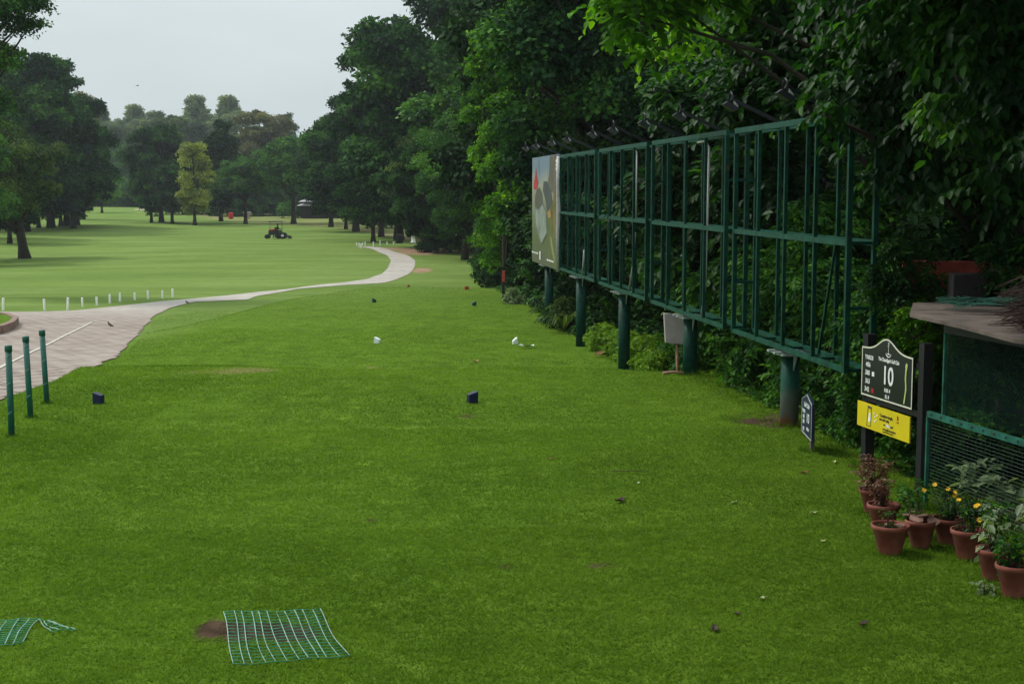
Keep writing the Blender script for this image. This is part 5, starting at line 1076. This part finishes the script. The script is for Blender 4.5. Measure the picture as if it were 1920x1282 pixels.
plant(p5, 'dark marigold plant with yellow flowers in the shaded pot', .3, .17, 520, .035, 'broad', 10, flowers=4, seed=5)
plant(p6, 'marigold with orange flowers in the pot right of the shaded one', .26, .15, 420, .035, 'broad', 9, flowers=3, seed=6)
plant(p7, 'plant with large round grey-green leaves', .26, .15, 70, .09, 'pale', 7, flowers=1, seed=7)
plant(p8, 'leafy plant in the nearest pot at the right edge', .22, .14, 260, .05, 'mid', 8, seed=8)
for i, (dx, dy, dz, s, lb) in enumerate([(-.05, -.03, .05, .1, 'upright'), (.03, .0, .06, .12, 'largest'), (.08, -.05, .035, .09, 'rightmost'), (-.1, .06, .06, .08, 'small'), (.0, .08, .08, .1, 'rearmost')]):
    rg_ = random.Random(i); c = p4 + Vector((dx, dy, dz)); mb = MB(); Mx = Matrix.Rotation(rg_.uniform(-.6, .6), 3, 'X') @ Matrix.Rotation(rg_.uniform(0, 3), 3, 'Z')
    poly = [c + Mx @ Vector((s * .7 * math.cos(a) * rg_.uniform(.7, 1.1), s * .7 * math.sin(a) * rg_.uniform(.6, 1.1), 0)) for a in np.linspace(0, 5.4, 6)]; mb.prism(poly, Mx @ Vector((0, 0, .014)))
    tag(mb.build('terracotta_shard', M['stone'], origin=c), lb + ' broken terracotta shard in the shard-filled pot', 'shard', 'terracotta shards')
for i, (dx, dy, s) in enumerate([(.05, .0, .05), (.09, .03, .045), (-.01, .05, .04)]):
    rg_ = random.Random(40 + i); c = p3 + Vector((dx, dy, .012)); mb = MB(); poly = [c + Vector((s * math.cos(a) * rg_.uniform(.6, 1.1), s * math.sin(a) * rg_.uniform(.5, 1), rg_.uniform(0, .012))) for a in np.linspace(0, 5.4, 6)]; mb.prism(poly, (0, 0, .012))
    tag(mb.build('wood_chip', M['stone'], origin=c), ('largest', 'right-hand', 'rear')[i] + ' pale chip lying in the foremost pot', 'chip', 'pale chips in the foremost pot')

plant((U(1862, 10.7) + .12, 10.85, .02), 'weedy leafy plant growing between the right-hand pots', .4, .16, 380, .05, 'mid', 9, seed=21, name='weed_plant')
plant((U(1905, 10.2) - .2, 10.0, .0), 'small pale-leaved weed at the foot of the nearest pots', .12, .12, 90, .04, 'pale', 6, seed=22, name='weed_plant')
plant((U(1742, 11.3) + .05, 11.65, .0), 'leafy weed behind the shard-filled pot', .42, .16, 260, .045, 'mid', 8, seed=23, name='weed_plant')
# ------------------------------------------------------------------ mesh cage with slab roof
CA = Vector((3.81, 12.87, 0)); CD = Vector((.316, -1.41, 0)).normalized(); CQ = Vector((-CD.y, CD.x, 0))   # CQ points away from the lawn
def cg(s, z, q=0.0): return CA + CD * s + CQ * q + Vector((0, 0, z))
e = thing('mesh_cage', 'dark green wire mesh cage with teal beam under a concrete slab', 'cage', (3.95, 12.2, 0))
LC = 4.2
mb = MB(); mb.bar(cg(0, .855, 0), cg(LC, .855, 0), .035, .055); beam = mb.build('beam', M['beam_green'], e)
mb = MB()
for k in range(24): mb.lathe([(.009, 0), (.009, .006), (0, .007)], cg(.08 + k * .175, .862, -.019), 8, M=Matrix((CD, Vector(ZV), -CQ)).transposed())
mb.build('bolt', M['dark_metal'], beam)
for s, q, z0, z1, r_ in ((0, 0, -.1, .83, .018), (.12, .08, .8, 1.7, .016), (2.1, .06, -.1, 1.7, .02), (4.1, .06, -.1, 1.7, .02)):
    mb = MB(); mb.bar(cg(s, z0, q), cg(s, z1, q), r_ * 1.6, r_ * 1.6); mb.build('frame_post', M['beam_green'], e)
mb = MB(); mb.bar(cg(.12, 1.66, .08), cg(LC, 1.66, .08), .03, .1); mb.build('top_rail', M['post_black'], e)
mb = MB()
for k in range(24):
    z = .06 + k * .032 ; mb.tube([cg(.01, z, .012), cg(LC, z, .012)], .0011, 3, smooth=False)
for k in range(60): s = .035 + k * .07; mb.tube([cg(s, .02, .015), cg(s, .83, .015)], .0009, 3, smooth=False)
mb.build('lower_wire_mesh', M['wire'], e)
mb = MB(); st = .046; hz = .78
for sgn in (-1, 1):
    for k in range(-18, int(LC / st) + 19):
        s0 = k * st; pa, pb = (s0, .88), (s0 + sgn * hz, .88 + hz)
        def clip(pa, pb):
            (x0, y0), (x1, y1) = pa, pb; ta, tb = 0, 1
            for lim, sg in ((.12, 1), (LC, -1)):
                f0, f1 = sg * (x0 - lim), sg * (x1 - lim)
                if f0 < 0 and f1 < 0: return None
                if f0 < 0: ta = max(ta, f0 / (f0 - f1))
                if f1 < 0: tb = min(tb, f0 / (f0 - f1))
            return None if tb <= ta else ((x0 + (x1 - x0) * ta, y0 + (y1 - y0) * ta), (x0 + (x1 - x0) * tb, y0 + (y1 - y0) * tb))
        c_ = clip(pa, pb)
        if c_: mb.bar(cg(c_[0][0], c_[0][1], .08), cg(c_[1][0], c_[1][1], .08),   .0022, .0022)
mb.build('upper_wire_mesh', M['mesh_green'], e)
mb = MB(); mb.prism([(4.9, 12.95, -.1), (8.5, 12.2, -.1), (8.5, 12.2, 1.7), (4.9, 12.95, 1.7)], (.02, .12, 0)); mb.build('rear_wall', M['dark_box'], e)
SL = [(3.69, 13.15), (4.1, 14.5), (5.2, 15.0), (7.6, 14.6), (7.6, 8.4), (4.62, 8.4), (4.18, 10.2), (3.93, 11.1), (3.83, 12.1)]
mb = MB(); mb.prism([(x, y, 1.71 + .012 * math.sin(x * 7 + y * 3)) for x, y in reversed(SL)][::-1], (0, 0, .03)); o = mb.build('concrete_slab', M['concrete'], origin=(5, 12, 1.7)); tag(o, 'flat weathered concrete slab roofing the mesh cage', 'roof slab')
# plants growing inside the cage
for i, (s, q, hgt, rr, nn, lb) in enumerate([(.45, .25, .5, .2, 110, 'leftmost behind the lower wire mesh'), (.95, .2, .45, .22, 150, 'second behind the lower wire mesh'), (1.5, .22, .5, .24, 160, 'third behind the lower wire mesh, with the palest leaves'), (2.05, .22, .55, .24, 160, 'rightmost behind the lower wire mesh')]):
    plant(cg(s, .0, q), 'pale broad-leaved plant, ' + lb, hgt, rr, nn, .11, 'pale', 7, seed=70 + i, name='broad_leaved_plant', lo=.5)
plant(cg(.9, .35, .8), 'leafy green creeper high inside the mesh cage', .85, .5, 900, .06, 'bright', 9, seed=80, name='creeper_plant')
plant(cg(1.7, .4, .8), 'second leafy creeper inside the cage at the right edge', .85, .5, 900, .06, 'mid', 9, seed=81, name='creeper_plant')
# tall maize-like grass leaves beside the cage post
def blades(c, label, n, L, seed, mat='mid', name='long_leaved_plant', wd=.02, spread=1.0, cat='plant'):
    rg = np.random.default_rng(seed); e = thing(name, label, cat, c); mb = MB()
    for k in range(n):
        a = rg.uniform(0, 6.28); Lk_ = L * rg.uniform(.6, 1); pts = []; d = Vector((math.cos(a), math.sin(a), 0)) * spread; sd_ = Vector((-math.sin(a), math.cos(a), 0))
        for j in range(8): t = j / 7; pts.append(Vector(c) + d * Lk_ * .65 * t + Vector((0, 0, Lk_ * (1.25 * t - 1.05 * t * t))))
        wv = [wd * math.sin(math.pi * min(.98, .12 + .86 * j / 7)) for j in range(8)]
        vs_ = []
        for p, w_ in zip(pts, wv): vs_ += [p - sd_ * w_, p + Vector((0, 0, -w_ * .3)), p + sd_ * w_]
        mb.add(vs_, [(3 * j + i_, 3 * j + i_ + 1, 3 * j + i_ + 4, 3 * j + i_ + 3) for j in range(7) for i_ in (0, 1)])
    o = mb.build('leaves', LM[mat], e)
    at = o.data.attributes.new('tint', 'FLOAT', 'POINT'); at.data.foreach_set('value', np.repeat(rg.random(n) * .5 + .3, 24).astype(np.float32)); return e
blades(cg(-.03, .0, -.1), 'long arching grass-leaved plant beside the cage\'s corner post', 8, .62, 3, 'mid', wd=.016)
blades(cg(.05, -.0, -.22), 'short arching grass clump between the cage post and the shards', 9, .38, 4, 'mid', wd=.009)
blades((U(1050, 35.4) + .1, 35.4, Hs(1.3, 35.4)), 'small palm with arching fronds left of the second column', 16, 1.5, 6, 'olive', name='palm', wd=.035, cat='palm')
blades((U(1030, 34.2) + .2, 36.6, Hs(1.3, 36)), 'second small palm by the printed billboard\'s column', 12, 1.5, 7, 'olive', name='palm', wd=.035, cat='palm')
# heap of twigs and net on the slab
e = thing('twig_bundle', 'heap of dark dry twigs on the slab at the right edge', 'twigs', (4.9, 11.4, 1.77)); mb = MB(); rgp = random.Random(4)
for k in range(420):
    y0 = rgp.uniform(10.7, 11.7); x0 = rgp.uniform(3.93, 4.25); z0 = 1.78 + rgp.random() ** 1.3 * .34; L = rgp.uniform(.4, 1.1); a = rgp.gauss(.25, .3)
    p0 = Vector((x0, y0, z0)); p1 = p0 + Vector((L * math.cos(a), L * math.sin(a), rgp.uniform(-.02, .2) * L)); mb.tube([p0, p0.lerp(p1, .5) + Vector((rgp.gauss(0, .02), rgp.gauss(0, .02), rgp.gauss(.01, .015))), p1], [.002, .006, .009], 4, smooth=False)
mb.build('twigs', M['twig'], e)
for i, (a, b) in enumerate((((4.12, 12.2, 1.767), (4.62, 11.75, 1.79)), ((4.02, 12.9, 1.767), (4.7, 12.35, 1.78)), ((4.0, 11.9, 1.767), (4.6, 11.6, 1.82)))):
    mb = MB(); a, b = Vector(a), Vector(b); mb.tube([a, a.lerp(b, .4) + Vector((.02, .03, .006)), b], [.003, .007, .01], 5); tag(mb.build('stick', M['twig'], origin=a), ('middle', 'rear', 'front')[i] + ' loose dark stick poking out over the slab', 'stick', 'loose sticks on the slab')
e = thing('folded_net', 'green netting heaped on the slab behind the twigs', 'net', (4.8, 13.2, 1.765)); mb = MB(); rn = np.random.default_rng(8)
def nz(s, t): return Vector((4.15 + s * 1.5 + .05 * math.sin(t * 9), 13.35 - s * .9 + t * .6, 1.775 + .12 * s + .035 * abs(math.sin(s * 9 + t * 4)) + .03 * t))
for k in range(26): mb.tube([nz(t, k / 25) + Vector(rn.normal(0, .006, 3)) for t in np.linspace(0, 1, 18)], .003, 4, smooth=False)
for k in range(40): mb.tube([nz(k / 39, t) + Vector(rn.normal(0, .006, 3)) for t in np.linspace(0, 1, 8)], .003, 4, smooth=False)
mb.build('netting', M['net_dark'], e)
# red wall behind the slab
e = thing('red_wall', 'stained red painted low wall behind the concrete slab', 'wall', (4.6, 14.9, 0)); mb = MB()
mb.prism([(4.2, 15.25, 1.0), (9.5, 14.4, 1.0), (9.5, 14.4, 1.84), (4.2, 15.25, 1.84)], (.02, .2, 0)); mb.build('grey_base', M['grey_wall'], e)
mb = MB(); mb.prism([(4.2, 15.24, 1.843), (9.5, 14.39, 1.843), (9.5, 14.39, 2.1), (4.2, 15.24, 2.13)], (.02, .22, 0)); mb.build('red_top', M['red_wall'], e)
mb = MB(); mb.box((4.62, 14.4, 1.9), (.34, .36, .29), rz=-.15); o = mb.build('dark_crate', M['dark_box'], origin=(4.62, 14.4, 1.757)); tag(o, 'dark box standing on the slab before the red wall', 'box'); bv = o.modifiers.new('bevel', 'BEVEL'); bv.width = .01
# garden wall and house glimpsed behind the frames
e = thing('garden_wall', 'dark plastered wall behind the hedge under the billboards', 'wall', (5, 30, 0)); mb = MB()
mb.prism([(line_x(24) + 4.6, 24, -1.2), (line_x(46) + 4.2, 46, -1.2), (line_x(46) + 4.2, 46, .6), (line_x(24) + 4.6, 24, .6)], (.2, 0, 0)); mb.build('wall', M['grey_wall'], e)
e = thing('house', 'pinkish low house with red band glimpsed through the frames', 'house', (8.5, 44, -1)); mb = MB()
mb.box((9.0, 44, .8), (8.0, 8, 4)); mb.build('wall', M['pink'], e); mb = MB(); mb.box((9.0, 44, 1.0), (8.1, 8.1, .3)); mb.build('red_band', M['red_wall'], e); mb = MB(); mb.box((9.0, 44, 2.9), (8.6, 8.6, .22)); mb.build('roof', M['roof_white'], e)

# ------------------------------------------------------------------ far small things
gy_ = 262; x_ = U(592, gy_); e = thing('shed', 'pale roofed long shed under the trees right of the mower', 'shed', (x_, gy_, Hs(x_, gy_)))
zb = Hs(x_, gy_); mb = MB(); mb.box((x_, gy_ + .5, zb + 1.1), (4.6, 2, 2.2)); mb.build('wall', M['dark_box'], e)  # wall coloured near black to stand for shade
for k, (a, zz) in enumerate(((0, 2.4), (.3, 3.1))):
    mb = MB(); mb.prism([(x_ - 3 + a, gy_ - 2, zb + zz - .1), (x_ + 2.9, gy_ - 2, zb + zz + .02), (x_ + 2.9, gy_ + 1, zb + zz + .5), (x_ - 2.2 + a, gy_ + 1, zb + zz + .4)], (0, 0, .08)); mb.build('roof', M['roof_white'], e)
gy_ = 262; x_ = U(465, gy_); zb = Hs(x_, gy_); e = thing('hut', 'small pale hut under the trees left of the mower', 'hut', (x_, gy_, zb)); mb = MB(); mb.box((x_, gy_, zb + .55), (.9, .9, 1.1)); mb.build('wall', M['pink'], e); mb = MB(); mb.prism([(x_ - .65, gy_ - .6, zb + 1.1), (x_ + .65, gy_ - .6, zb + 1.1), (x_ + .6, gy_ - .6, zb + 1.3), (x_ - .6, gy_ - .6, zb + 1.3)], (0, 1.2, 0)); mb.build('roof', M['roof_white'], e)
x_ = U(435, gy_); e = thing('red_barrel', 'red barrel under the trees left of the pale hut', 'barrel', (x_, gy_, Hs(x_, gy_))); mb = MB(); mb.lathe([(0, 0), (.42, 0), (.45, .3), (.45, .9), (.42, 1.2), (0, 1.2)], (x_, gy_, Hs(x_, gy_)), 16); mb.build('drum', M['mower_red'], e); mb = MB(); mb.lathe([(.46, .6), (.48, .63), (.46, .66)], (x_, gy_, Hs(x_, gy_)), 16); mb.build('rib', M['mower_red'], e)
g = G(775, 457, 40); e = thing('stone_pillar', 'small white stone pillar beneath the trees right of the path bend', 'pillar', g); mb = MB(); mb.lathe([(0, 0), (.3, 0), (.3, .2), (.2, .25), (.2, .8), (.26, .85), (.26, .95), (.12, 1.0), (0, 1.1)], g, 12); mb.build('shaft', M['white_paint'], e); mb = MB(); mb.box(g + Vector((0, 0, .04)), (.8, .6, .12)); mb.build('plinth', M['grey_wall'], e)
g = G(836, 471, 40); e = thing('stone_post', 'grey stone post beneath the trees, right of the white pillar', 'post', g); mb = MB(); mb.prism([g + Vector((-.12, -.1, -.1)), g + Vector((.12, -.1, -.1)), g + Vector((.1, -.1, .6)), g + Vector((-.1, -.1, .62))], (0, .2, 0)); mb.build('shaft', M['box_grey'], e)
g = G(749, 456, 40); e = thing('litter_bin', 'dark litter bin against the trunk at the path bend', 'bin', g); mb = MB(); mb.lathe([(0, 0), (.36, 0), (.42, .8), (.4, .85)], g, 16); mb.build('bin_body', M['dark_box'], e); mb = MB(); mb.lathe([(.43, .85), (.3, 1.0), (0, 1.05)], g, 16); mb.build('lid', M['dark_metal'], e)
g = G(282, 393, 200); mb = MB(); n = 24; mb.add([(g.x, g.y, Hs(g.x, g.y) + .18)] + [(g.x + 3.4 * math.cos(a), g.y + 7 * math.sin(a), Hs(g.x + 3.4 * math.cos(a), g.y + 7 * math.sin(a)) + .1) for a in np.linspace(0, 2 * math.pi, n, endpoint=False)], [(0, 1 + k, 1 + (k + 1) % n) for k in range(n)])
tag(mb.build('bunker_sand', M['sand']), 'small pale sand bunker far on the fairway', kind='structure')

# ------------------------------------------------------------------ haze
mb = MB(); mb.box((0, 620, 24), (2200, 1900, 62)); hz_ = mb.build('haze', M['sand']); hz_.data.materials.clear()
m = bpy.data.materials.new('haze'); m.use_nodes = True; nt = m.node_tree; nt.nodes.remove(nt.nodes['Principled BSDF']); pv = nt.nodes.new('ShaderNodeVolumePrincipled')
pv.inputs['Color'].default_value = (.8, .88, .93, 1); pv.inputs['Density'].default_value = .0002; pv.inputs['Anisotropy'].default_value = .2
nt.links.new(pv.outputs[0], nt.nodes['Material Output'].inputs['Volume']); hz_.data.materials.append(m); tag(hz_, 'thin pale haze in the air', kind='stuff')
